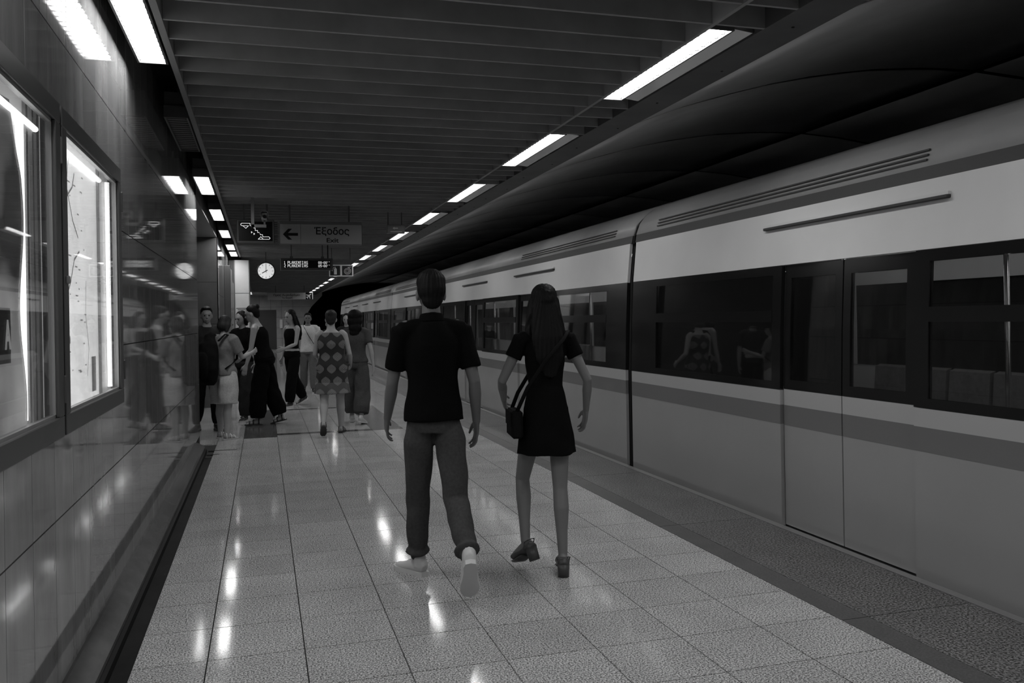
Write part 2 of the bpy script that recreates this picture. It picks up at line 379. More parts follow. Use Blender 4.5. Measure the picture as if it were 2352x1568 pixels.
# vault over the track
vault = box('vault', 2.9, 10.3, -6, 51, 4.15, 4.2, vault_gap); tag(vault, 'dark curved vault of large smooth panels above the track', kind='structure')
prof = [(2.98, 3.10), (3.45, 3.275), (3.89, 3.41), (4.3, 3.52), (4.7, 3.61), (5.05, 3.67), (5.38, 3.72), (5.9, 3.768), (6.2, 3.782), (6.515, 3.786)]
prof2 = [(6.63, 3.786), (7.17, 3.755), (7.6, 3.70), (8.1, 3.61), (8.7, 3.45), (9.3, 3.23), (9.9, 2.95)]
vm = []
for p in (prof, prof2):
    bm = bmesh.new(); strip_x(bm, p, .045, 2.77 - .045, -.010); me = bm_mesh('vault_panel', bm, True); me.materials.append(vault_m); vm.append(me)
bm = bmesh.new(); strip_x(bm, [(x, z + .07) for x, z in prof + prof2], -6, 51, -.02); link('vault_backing', bm_mesh('vb', bm), vault_gap, vault)
k = -4
while 6.55 + 2.77 * k < 49:
    for me in vm:
        o = link('vault_panel', me, None, vault); o.location = (0, 6.55 + 2.77 * k, 0)
    k += 1
s = box('wall_right', 10.0, 10.2, -6, 60, -1.3, 4.2, vary(mat('wall_right_dark', .03, .7, .2), (1, 1, 1), .8, 1.2)); tag(s, 'dark wall beyond the far track', kind='structure')

# end wall with tunnel portal
YE = 50.6
portal = [(2.25, -.06), (2.25, 1.2), (2.32, 1.6), (2.42, 1.92), (2.58, 2.18), (2.76, 2.42), (3.06, 2.78), (3.4, 3.06), (4.15, 3.33), (5.7, 3.60), (7.2, 3.68), (9, 3.4), (10, 2.8)]
bm = bmesh.new(); prism(bm, [(-.77, -.06)] + portal[:8] + [(3.4, 3.9), (-.77, 3.9)], 'y', YE, YE + .3)
ew = link('wall_end', bm_mesh('ew', bm), joint_dark); tag(ew, 'tiled end wall with a curved tunnel opening at its right', kind='structure')
def px_at(z):
    for (x0, z0), (x1, z1) in zip(portal[:-1], portal[1:]):
        if z0 <= z <= z1 and z1 > z0: return x0 + (x1 - x0) * (z - z0) / (z1 - z0)
    return 3.4
for j in range(6):
    z0, z1 = .02 + j * .60, .61 + j * .60; x = -.76
    while x < 2.3:
        xe = min(x + .6, px_at(z0) - .01); xe2 = min(x + .6, px_at(min(z1, 3.05)) - .01) if x + .6 > 2.2 else x + .6
        if x + 1.2 > 2.35: xe = px_at(z0) - .02; xe2 = px_at(min(z1, 3.05)) - .02
        if xe - x > .1:
            bm = bmesh.new(); prism(bm, [(x, z0), (xe, z0), (xe2, z1), (x, z1)], 'y', YE - .02, YE); link('end_wall_tile', bm_mesh('ewt', bm), tile_far, ew)
        if x + 1.2 > 2.35: break
        x += .61
s = box('wall_tunnel', 2.2, 10.2, YE + 10, YE + 10.2, -1.3, 4.2, vault_gap); tag(s, 'black depth of the running tunnel', kind='structure')
s = box('door_1', -.35, .75, YE - .06, YE - .021, 0, 2.25, mat('end_door_dark', .07, .5, .3)); tag(s, 'dark service door in the end wall', kind='structure')
box('wall_panel', .95, 1.1, YE - .1, YE - .02, 1.2, 1.7, white_sign, ew)

# ================================================================== LUMINAIRES
def luminaire_mesh_parts(length, width, lit, parent, single=False):
    # origin at centre of underside; built along y
    hw, hl = width / 2, length / 2
    bm = bmesh.new()                                   # open-bottom housing
    bx(bm, -hw - .012, hw + .012, -hl - .012, hl + .012, .075, .09)
    for sx in (-1, 1): bx(bm, min(sx * hw, sx * (hw + .012)), max(sx * hw, sx * (hw + .012)), -hl - .012, hl + .012, -.002, .075)
    for sy in (-1, 1): bx(bm, -hw, hw, min(sy * hl, sy * (hl + .012)), max(sy * hl, sy * (hl + .012)), -.002, .075)
    link('housing', bm_mesh('housing', bm), housing_m, parent)
    bm = bmesh.new(); vs_ = [bm.verts.new(p) for p in ((-hw + .004, -hl + .004, .016), (-hw + .004, hl - .004, .016), (hw - .004, hl - .004, .016), (hw - .004, -hl + .004, .016))]
    bm.faces.new(vs_); me = bpy.data.meshes.new('diffuser'); bm.to_mesh(me); bm.free()
    link('diffuser', me, lamp_on if lit else lamp_off, parent)
    n = int(length / .075); bm = bmesh.new(); bx(bm, -hw, hw, -.0025, .0025, 0.006, .014); fin = bm_mesh('louvre_fin', bm); fin.materials.append(louvre_m)
    if single:
        for i in range(1, n): o = link('louvre_fin', fin, None, parent); o.location = (0, -hl + length * i / n, 0)
    else:
        bm = bmesh.new()
        for i in range(1, n): yy = -hl + length * i / n; bx(bm, -hw, hw, yy - .0025, yy + .0025, 0.006, .014)
        link('louvre', bm_mesh('louvre', bm), louvre_m, parent)['kind'] = 'stuff'
def lum(name, loc, length, width, lit, single=False):
    t = empty(name, loc); luminaire_mesh_parts(length, width, lit, t, single); return t
protoR = None
for k, (a, b) in enumerate(L_R):
    loc = (2.507, (a + b) / 2, ZC + .01)
    if k in (0, 2):
        o = lum('ceiling_light', loc, b - a, .142, True, k == 2); protoR = protoR or o
        bm = bmesh.new(); prism(bm, [(.088, .012), (.205, -.002), (.21, .10), (.205, .115), (.088, .09)], 'y', -(b - a) / 2, (b - a) / 2)
        link('side_reflector', bm_mesh('refl', bm), reflector, o)
    else: o = dup(protoR); o.location = loc
    n_ = k - 2
    tag(o, f'lit strip light above the platform edge, {ORD[n_]} in the row from the front' if n_ >= 0 else ['lit strip light above the platform edge, second behind the viewer', 'lit strip light above the platform edge, first behind the viewer'][k], 'ceiling light', 'strip lights above the platform edge')
L_L = [(4.27 + 2.77 * k, 5.60 + 2.77 * k) for k in range(-2, 6)]
protoL = protoOff = None
for k, (a, b) in enumerate(L_L):
    loc = (-.617, (a + b) / 2, ZC); lit = (k != 3)
    o = lum('wall_side_light', loc, b - a, .150, lit, k in (2, 3))
    hl = (b - a) / 2
    box('ballast_box', -.085, .085, -hl + .01, hl - .01, .091, .20, housing_m, o)
    bm = bmesh.new()
    for yy in (-hl * .6, hl * .6): bx(bm, -.012, .012, yy - .012, yy + .012, .20, .315)
    link('hanger', bm_mesh('hang', bm), rod_m, o)
    n_ = k - 2
    lab = 'unlit louvred light between marble wall and slat ceiling' if not lit else (f'lit louvred light along the top of the marble wall, {ORD[n_]} from the front' if n_ >= 0 else ['lit louvred light along the marble wall, second behind the viewer', 'lit louvred light along the marble wall, first behind the viewer'][k])
    tag(o, lab, 'ceiling light', 'lights along the marble wall')
for k, (yy) in enumerate((46.2, 48.4)):
    o = lum('wall_side_light', (-.60, yy, ZC), 1.3, .15, True); box('ballast_box', -.085, .085, -.6, .6, .091, .315, housing_m, o)
    tag(o, ['lit light at the far left end of the ceiling, nearer of two', 'lit light at the far left end of the ceiling, farther of two'][k], 'ceiling light', 'lights along the marble wall')
o = lum('wall_side_light', (-.617, 20.6, ZC), 1.33, .15, True); box('ballast_box', -.085, .085, -.6, .6, .091, .315, housing_m, o)
tag(o, 'lit louvred light just before the pale pillar', 'ceiling light', 'lights along the marble wall')

# ================================================================== WALL POSTER CASES
def case(name, y0, y1, label):
    z0, z1 = 1.10, 2.315; t = empty(name, (WX, (y0 + y1) / 2, z0)); c = t.location; hl = (y1 - y0) / 2; H = z1 - z0
    fw = .075
    bm = bmesh.new(); bx(bm, .002, .012, -hl + .02, hl - .02, .02, H - .02); link('back_panel', bm_mesh('bp', bm), case_back, t)
    bm = bmesh.new()
    for a, b, e, f in ((-hl, hl, 0, fw), (-hl, hl, H - fw, H), (-hl, -hl + fw, fw, H - fw), (hl - fw, hl, fw, H - fw)): bx(bm, .045, .072, a, b, e, f, .003)
    bx(bm, 0, .05, -hl + .005, hl - .005, .005, .03); bx(bm, 0, .05, -hl + .005, hl - .005, H - .03, H - .005); bx(bm, 0, .05, -hl + .005, -hl + .03, .03, H - .03); bx(bm, 0, .05, hl - .03, hl - .005, .03, H - .03)
    link('frame', bm_mesh('frame', bm), frame_m, t)
    bm = bmesh.new()
    for a, b, e, f in ((-hl + fw, hl - fw, fw, fw + .012), (-hl + fw, hl - fw, H - fw - .012, H - fw), (-hl + fw, -hl + fw + .012, fw, H - fw), (hl - fw - .012, hl - fw, fw, H - fw)): bx(bm, .040, .060, a, b, e, f)
    link('inner_rail', bm_mesh('rail', bm), frame_in, t)
    bm = bmesh.new(); bx(bm, .052, .055, -hl + fw, hl - fw, fw, H - fw); link('glass_pane', bm_mesh('pane', bm), case_glass, t)
    for zz in (.12, H - .22): box('hinge', .05, .078, hl - .002, hl + .014, zz, zz + .10, frame_m, t, .002)
    box('lock', .072, .084, -hl + .025, -hl + .045, H * .46, H * .46 + .03, hinge_m, t, .003)
    tag(t, label, 'display case', 'illuminated poster cases'); return t, hl, H, fw
t, hl, H, fw = case('poster_case', 3.475, 4.835, 'dark framed backlit case with a pale route map poster, right of pair')
def tubez(name, x, y, z0, z1, r, m, par): 
    bm = bmesh.new(); tube(bm, [(x, y, z0), (x, y, z1)], [r, r], 10); return link(name, bm_mesh(name, bm, True), m, par)
tubez('lamp_tube', .030, hl - fw - .085, fw + .02, H - fw - .02, .011, tube_m, t)
bm = bmesh.new(); tube(bm, [(.03, -hl + fw + .02, H - fw - .045), (.03, hl - fw - .30, H - fw - .045)], [.011, .011], 10, up=(0, 0, 1)); link('lamp_tube', bm_mesh('lt', bm, True), tube_m, t)
post = bpy.data.materials.new('map_poster_backlit'); post.use_nodes = True
def poster_mat(m, lo, hi, sc_, emit):
    nt = m.node_tree; N = nt.nodes; L = nt.links; b = N['Principled BSDF']; g = N.new('ShaderNodeTexCoord')
    nz = N.new('ShaderNodeTexNoise'); nz.inputs['Scale'].default_value = sc_; nz.inputs['Detail'].default_value = 3; L.new(g.outputs['Object'], nz.inputs['Vector'])
    cr = N.new('ShaderNodeValToRGB'); cr.color_ramp.elements[0].position = .35; cr.color_ramp.elements[0].color = (lo, lo, lo, 1); cr.color_ramp.elements[1].position = .65; cr.color_ramp.elements[1].color = (hi, hi, hi, 1)
    L.new(nz.outputs['Fac'], cr.inputs[0]); L.new(cr.outputs[0], b.inputs['Base Color']); L.new(cr.outputs[0], b.inputs['Emission Color']); b.inputs['Emission Strength'].default_value = emit; b.inputs['Roughness'].default_value = .5
poster_mat(post, .60, .74, 3.5, 1.9); MATS['map'] = post
pdark = bpy.data.materials.new('dark_poster_backlit'); pdark.use_nodes = True; poster_mat(pdark, .03, .45, 2.2, .8)
pe = hl - fw - .30
bm = bmesh.new(); bx(bm, .016, .0175, -hl + .05, pe, .05, H - .05); ps = link('poster', bm_mesh('poster', bm), post, t); ps['label'] = 'pale backlit route map poster'
box('poster_edge_rail', .0176, .028, pe - .012, pe + .006, .05, H - .05, frame_in, t)
map_ink = mat('map_line_ink', .30, .6, .3, emit=.18); map_ink2 = mat('map_line_ink_dark', .16, .6, .3, emit=.08)
Tm = lambda u, v, d: (.0176 + d, u, v)
lines = [[(-.52, 1.08), (-.44, 1.02), (-.36, .98), (-.24, .84), (-.14, .78)], [(-.30, 1.10), (-.34, 1.0), (-.42, .95), (-.46, .80), (-.50, .62)], [(-.12, .72), (-.22, .68), (-.30, .58), (-.40, .50), (-.50, .45)],
         [(-.44, .62), (-.40, .52), (-.38, .40), (-.38, .25), (-.36, .12)], [(-.20, 1.04), (-.24, .98), (-.34, .93)], [(.02, .6), (.0, .45), (.06, .3), (.02, .18)]]
for i, ln in enumerate(lines):
    bm = bmesh.new(); ribbon(bm, ln, .006 if i % 2 else .009, Tm, .0006); link('map_line', bm_mesh('ml', bm), map_ink if i % 2 else map_ink2, ps)
bm = bmesh.new()
for k in range(46):
    u, v = random.uniform(-.55, .05), random.uniform(.15, 1.1); w = random.uniform(.01, .05); bx(bm, .0176, .0181, u, u + w, v, v + .006)
link('map_print', bm_mesh('mp', bm), map_ink, ps)['kind'] = 'stuff'
for (u, v, w, h_) in ((.12, .10, .10, .16), (-.36, .33, .04, .03)):
    bm = bmesh.new(); bx(bm, .0176, .0182, u, u + w, v, v + h_); link('map_legend', bm_mesh('lg', bm), map_ink, ps)

t, hl, H, fw = case('poster_case', 2.085, 3.445, 'dark framed backlit case with a peeling dark poster, left of pair')
bm = bmesh.new(); tube(bm, [(.03, -hl + fw + .02, H - fw - .06), (.03, hl - fw - .10, H - fw - .06)], [.010, .010], 10, up=(0, 0, 1)); link('lamp_tube', bm_mesh('lt', bm, True), tube_m, t)
tubez('lamp_tube', .022, hl - fw - .26, fw + .02, H - fw - .05, .010, tube_m, t)
tubez('lamp_tube', .022, -hl + fw + .05, fw + .02, H - fw - .05, .010, tube_m, t)
for yy, w in ((hl - fw - .20, .03), (hl - fw - .12, .02), (hl - fw - .06, .035)): box('reflector_strip', .013, .024, yy, yy + w, .05, H - .05, frame_in, t)
# peeling sheet: wavy right edge that curls forward
bm = bmesh.new(); nv = 24; nu = 26; G_ = []
for i in range(nv + 1):
    v = .05 + (H - .16) * i / nv; row = []
    for j in range(nu + 1):
        f = j / nu; edge = hl - fw - .30 + .012 * math.sin(v * 9) + (.0 if v < .9 else -.10 * (v - .9) / .2); u = -hl + .06 + (edge + hl - .06) * f
        curl = .014 * max(0, (f - .82) / .18) ** 2 * (1 + .4 * math.sin(v * 11)); row.append(bm.verts.new((.017 + curl, u, v)))
    G_.append(row)
for i in range(nv):
    for j in range(nu): bm.faces.new((G_[i][j], G_[i][j + 1], G_[i + 1][j + 1], G_[i + 1][j]))
ps = link('poster', bm_mesh('poster', bm, True), pdark, t); ps['label'] = 'dark backlit poster with a wavy peeling edge'
so = ps.modifiers.new('s', 'SOLIDIFY'); so.thickness = .0008
bm = bmesh.new(); bx(bm, .0185, .019, -hl + .07, hl - fw - .37, .29, .46); link('print_band', bm_mesh('pb', bm), ink, ps)
me = text_mesh('A', .125, .062, .003); o = link('letter', me, mat('poster_letter', .6, .5, .3, emit=.22), ps); o.matrix_basis = Matrix(((0, 0, 1, .0196), (1, 0, 0, hl - fw - .43), (0, 1, 0, .335), (0, 0, 0, 1)))

# ================================================================== HANGING SIGNS
def sign_root(name, x, y, z): return empty(name, (x, y, z))
TY = lambda t: None
def txt_on(t, body, size, width, x, z, m, name='lettering', y=-.0, bold=0.):
    me = text_mesh(body, size, width, bold); o = link(name, me, m, t)
    o.matrix_basis = Matrix(((1, 0, 0, x), (0, 0, -1, y), (0, 1, 0, z), (0, 0, 0, 1))); return o
# exit sign: local origin bottom centre
t = empty('exit_sign', (.80, 12.0, 2.573)); tag(t, 'hanging grey exit sign with left arrow and Greek lettering', 'sign')
box('sign_box', -.556, .556, 0, .11, 0, .316, sign_box, t, .004)
box('arrow_panel', -.552, -.282, -.006, 0, .004, .272, sign_face, t); box('text_panel', -.278, .548, -.006, 0, .004, .272, sign_face, t)
box('top_rail', -.553, .553, -.009, 0, .274, .314, mat('sign_rail', .14, .4, .4), t)
TS = lambda u, v, d: (u, -.006 - d, v)
bm = bmesh.new(); poly_plate(bm, [(-.515, .133), (-.445, .208), (-.395, .208), (-.448, .152), (-.315, .152), (-.315, .114), (-.448, .114), (-.395, .06), (-.445, .06)], TS, .003); link('arrow', bm_mesh('arrow', bm), ink, t)
txt_on(t, 'Έξοδος', .135, .475, .14, .137, ink, y=-.0075, bold=.0022); txt_on(t, 'Exit', .085, .165, .15, .028, ink, y=-.0075, bold=.0016)
for xx in (-.42, .38): box('hanger_rod', xx - .012, xx + .012, .04, .064, .316, .850, rod_m, t)
# escalator display
t = empty('escalator_display', (-.068, 12.0, 2.583)); tag(t, 'black LED display showing an escalator outline, left of the exit sign', 'display')
box('display_box', -.247, .243, 0, .12, 0, .316, sign_box, t, .006); box('bezel', -.24, .236, -.006, 0, .004, .31, mat('bezel', .10, .4, .4), t)
box('screen', -.222, .216, -.010, -.006, .028, .290, black_m, t)
sx = lambda px: (px - 421) / 585 * .438 - .003; sz = lambda py: .290 - (py - 265) / 360 * .262
TS2 = lambda u, v, d: (u, -.010 - d, v)
bm = bmesh.new()
for pl, cl in (([(340, 348), (328, 340), (328, 300), (185, 300), (167, 318), (175, 340), (200, 347), (300, 347)], False), ([(205, 347), (255, 393), (300, 347)], False), ([(390, 385), (415, 385), (415, 430), (455, 430), (458, 468), (487, 468)], False),
               ([(495, 488), (505, 508), (540, 508), (545, 548), (650, 546), (672, 570), (655, 592), (465, 592)], False), ([(465, 592), (512, 545), (552, 592)], False)):
    ribbon(bm, [(sx(a), sz(b)) for a, b in pl], .0058, TS2, .002, cl)
for c in ((345, 465), (387, 494)): poly_plate(bm, [(sx(c[0]), sz(c[1] - 20)), (sx(c[0] + 26), sz(c[1])), (sx(c[0]), sz(c[1] + 20))], TS2, .002)
link('led_outline', bm_mesh('led', bm), led_m, t)['kind'] = 'stuff'
bm = bmesh.new()
for k in range(10): bx(bm, .243, .285, .01, .09, .02 + k * .029, .034 + k * .029)
link('cooling_fin', bm_mesh('fin', bm), sign_box, t)['kind'] = 'stuff'
for xx in (-.15, .15): box('hanger_rod', xx - .012, xx + .012, .05, .074, .316, .840, rod_m, t)
# bracket pole and camera
t = empty('ceiling_bracket', (-.10, 11.45, 2.735)); tag(t, 'grey L-shaped bracket pole hanging in front of the escalator display', 'bracket')
box('post', -.020, .020, -.02, .02, .0, .688, mat('bracket_grey', .16, .5, .4), t, .002); box('arm', -.018, .168, -.02, .02, 0, .038, MATS['bracket_grey'], t, .002)
t = empty('security_camera', (.045, 11.45, 2.773)); tag(t, 'small boxy security camera mounted above the bracket arm', 'camera')
box('stem', -.012, .012, -.012, .012, 0.0005, .05, rod_m, t); box('body', -.035, .035, -.06, .12, .05, .145, mat('camera_grey', .18, .45, .4), t, .006)
bm = bmesh.new(); bmesh.ops.create_cone(bm, cap_ends=True, segments=20, radius1=.022, radius2=.022, depth=.02, matrix=Matrix.Translation((0, -.068, .097)) @ Matrix.Rotation(R(90), 4, 'X')); link('lens', bm_mesh('lens', bm), black_m, t)
bm = bmesh.new(); prism(bm, [(-.047, .10), (-.047, .15), (-.03, .165), (.03, .165), (.047, .15), (.047, .10), (.042, .10), (.042, .147), (.028, .16), (-.028, .16), (-.042, .147), (-.042, .10)], 'y', -.085, .12); link('sun_hood', bm_mesh('hood', bm), MATS['camera_grey'], t)
# departure board
F5 = {'P': 'F99F888', 'L': '888888F', 'A': '699F999', 'K': '9ACCA99', 'E': 'F88E88F', 'N': '9DDBB99', 'T': 'E444444', 'I': 'E44444E', 'S': '788611E', '0': '6999996', '5': 'F8E1196', '1': '4C4444E', '2': '691248F', ':': '0040400', "'": '4400000'}
def led_text(bm, s_, u, v, px):
    for ch in s_:
        if ch in F5:
            for r_, hx in enumerate(F5[ch]):
                for c in range(4):
                    if int(hx, 16) >> (3 - c) & 1: bx(bm, u + c * px, u + c * px + px * .86, -.014, -.011, v + (6 - r_) * px, v + (6 - r_) * px + px * .86)
        u += px * (5 if ch not in ":'" else 4)
t = empty('departure_board', (.847, 17.0, 2.515)); tag(t, 'hanging departure board with two lines of lit text', 'display')
box('case', -.494, .494, 0, .14, 0, .232, sign_box, t, .006); box('rim', -.49, .49, -.008, 0, .002, .23, mat('board_rim', .05, .4, .4), t); box('screen', -.445, .445, -.011, -.008, .045, .190, black_m, t)
for i, (n_, tm) in enumerate((('1', "00:00''"), ('2', "05:00''"))):
    bm = bmesh.new(); z_ = .122 - i * .064; led_text(bm, n_, -.43, z_, .0078); led_text(bm, 'PLAKENTIAS', -.365, z_, .0078); led_text(bm, tm, .215, z_, .0072)
    link('led_line', bm_mesh('led', bm), led_m, t)['kind'] = 'stuff'
for xx in (-.29, .30):
    box('hanger_rod', xx - .010, xx + .010, .05, .07, .27, .908, rod_m, t); box('rod_foot', xx - .03, xx + .03, .03, .10, .232, .272, rod_m, t, .004)
box('cable', .395, .415, .06, .08, .232, .585, ink, t)
# clock
t = empty('platform_clock', (.094, 20.0, 2.678)); tag(t, 'round backlit hanging clock showing eight o clock', 'clock')
def disc(bm, r, y0, y1, n=48): bmesh.ops.create_cone(bm, cap_ends=True, segments=n, radius1=r, radius2=r, depth=y1 - y0, matrix=Matrix.Translation((0, (y0 + y1) / 2, 0)) @ Matrix.Rotation(R(90), 4, 'X'))
bm = bmesh.new(); disc(bm, .197, 0, .10); link('case', bm_mesh('cc', bm), ink, t)
bm = bmesh.new(); tube(bm, [(.19 * math.cos(a), -.005, .19 * math.sin(a)) for a in [2 * math.pi * k / 40 for k in range(41)]], [.012] * 41, 8, up=(0, 1, 0)); link('rim', bm_mesh('cr', bm, True), ink, t)
bm = bmesh.new(); disc(bm, .183, -.004, 0); link('dial', bm_mesh('cd', bm), clock_face, t)
TC = lambda u, v, d: (u, -.0042 - d, v)
for k in range(12):
    a = R(30 * k); bm = bmesh.new(); ribbon(bm, [(.135 * math.sin(a), .135 * math.cos(a)), (.163 * math.sin(a), .163 * math.cos(a))], .010, TC, .002); link('hour_mark', bm_mesh('hm', bm), ink, t)
for nm, ang, l0, l1, w in (('minute_hand', 0, -.035, .165, .010), ('hour_hand', 240, -.035, .095, .017)):
    a = R(ang); bm = bmesh.new(); ribbon(bm, [(l0 * math.sin(a), l0 * math.cos(a)), (l1 * math.sin(a), l1 * math.cos(a))], w, lambda u, v, d: (u, -.0065 - d, v), .002); link(nm, bm_mesh(nm, bm), ink, t)
box('hanger_rod', -.012, .012, .04, .064, .19, .745, rod_m, t)
# fire equipment sign
t = empty('fire_equipment_sign', (1.676, 19.0, 2.497)); tag(t, 'white hanging sign with extinguisher and coiled hose pictograms', 'sign')
box('board', -.26, .26, 0, .03, 0, .258, white_sign, t, .004); sq = mat('picto_square', .03, .5, .3)
for cx_ in (-.13, .13): box('picto_square', cx_ - .108, cx_ + .108, -.004, 0, .025, .235, sq, t)
TF = lambda u, v, d: (u, -.004 - d, v)
bm = bmesh.new(); poly_plate(bm, [(-.155, .045), (-.095, .045), (-.095, .16), (-.11, .185), (-.14, .185), (-.155, .16)], TF, .002); ribbon(bm, [(-.125, .185), (-.125, .205), (-.165, .195), (-.19, .12)], .010, TF, .002); link('extinguisher_picto', bm_mesh('xp', bm), white_sign, t)
bm = bmesh.new(); sp = [(.13 + (.012 + .0105 * a) * math.cos(a), .118 + (.012 + .0105 * a) * math.sin(a)) for a in [2 * math.pi * k / 20 for k in range(0, 24)]]
sp = [(.13 + (.010 + .066 * k / 54) * math.cos(2 * math.pi * k / 18), .118 + (.010 + .066 * k / 54) * math.sin(2 * math.pi * k / 18)) for k in range(59)] + [(.21, .205)]
ribbon(bm, sp, .009, TF, .002); link('hose_picto', bm_mesh('hp', bm), white_sign, t)
for xx in (-.2, .2): box('hanger_rod', xx - .008, xx + .008, .008, .022, .258, .926, rod_m, t)
# emergency exit light
t = empty('emergency_light', (1.905, 12.5, 2.79)); tag(t, 'small clear emergency exit light hanging near the strip lights', 'emergency light')
box('body', -.132, .132, 0, .06, 0, .128, mat('emergency_grey', .20, .4, .4), t, .004); box('panel', -.12, .12, -.005, 0, .012, .116, mat('emergency_panel', .28, .3, .4), t)
TE = lambda u, v, d: (u, -.005 - d, v)
bm = bmesh.new(); poly_plate(bm, [(-.05, .075), (-.02, .095), (-.02, .082), (.03, .082), (.03, .068), (-.02, .068), (-.02, .055)], TE, .002); bx(bm, -.08, .09, -.008, -.005, .018, .03); link('arrow', bm_mesh('ea', bm), white_sign, t)
for xx in (-.11, .09): box('hanger_rod', xx - .008, xx + .008, .02, .036, .128, .633, rod_m, t)
# airport sign
t = empty('airport_sign', (1.16, 38.0, 2.51)); tag(t, 'distant hanging sign to the airport with aeroplane symbol', 'sign')
box('board', -.93, .655, 0, .10, 0, .285, mat('airport_board', .6, .45, .4), t, .006); box('picto_board', .655, .93, 0, .10, 0, .285, ink, t, .006); box('end_cap', .93, .965, -.01, .11, 0, .30, white_sign, t)
txt_on(t, 'Προς Αεροδρόμιο', .13, 1.1, -.14, .145, ink, y=-.0022, bold=.002); txt_on(t, 'To Airport', .095, .44, -.12, .035, ink, y=-.0022, bold=.002)
TA = lambda u, v, d: (.79 + (u - v) * .707 * 1.0, -.001 - d, .142 + (u + v) * .707 * 1.0)
bm = bmesh.new(); poly_plate(bm, [(.145, 0), (.115, .022), (.045, .022), (-.035, .125), (-.065, .125), (-.02, .022), (-.075, .02), (-.105, .055), (-.13, .055), (-.115, 0), (-.13, -.055), (-.105, -.055), (-.075, -.02), (-.02, -.022), (-.065, -.125), (-.035, -.125), (.045, -.022), (.115, -.022)], TA, .003); link('aeroplane_picto', bm_mesh('ap', bm), white_sign, t)
for xx in (-.6, .6): box('hanger_rod', xx - .012, xx + .012, .04, .064, .285, .913, rod_m, t)

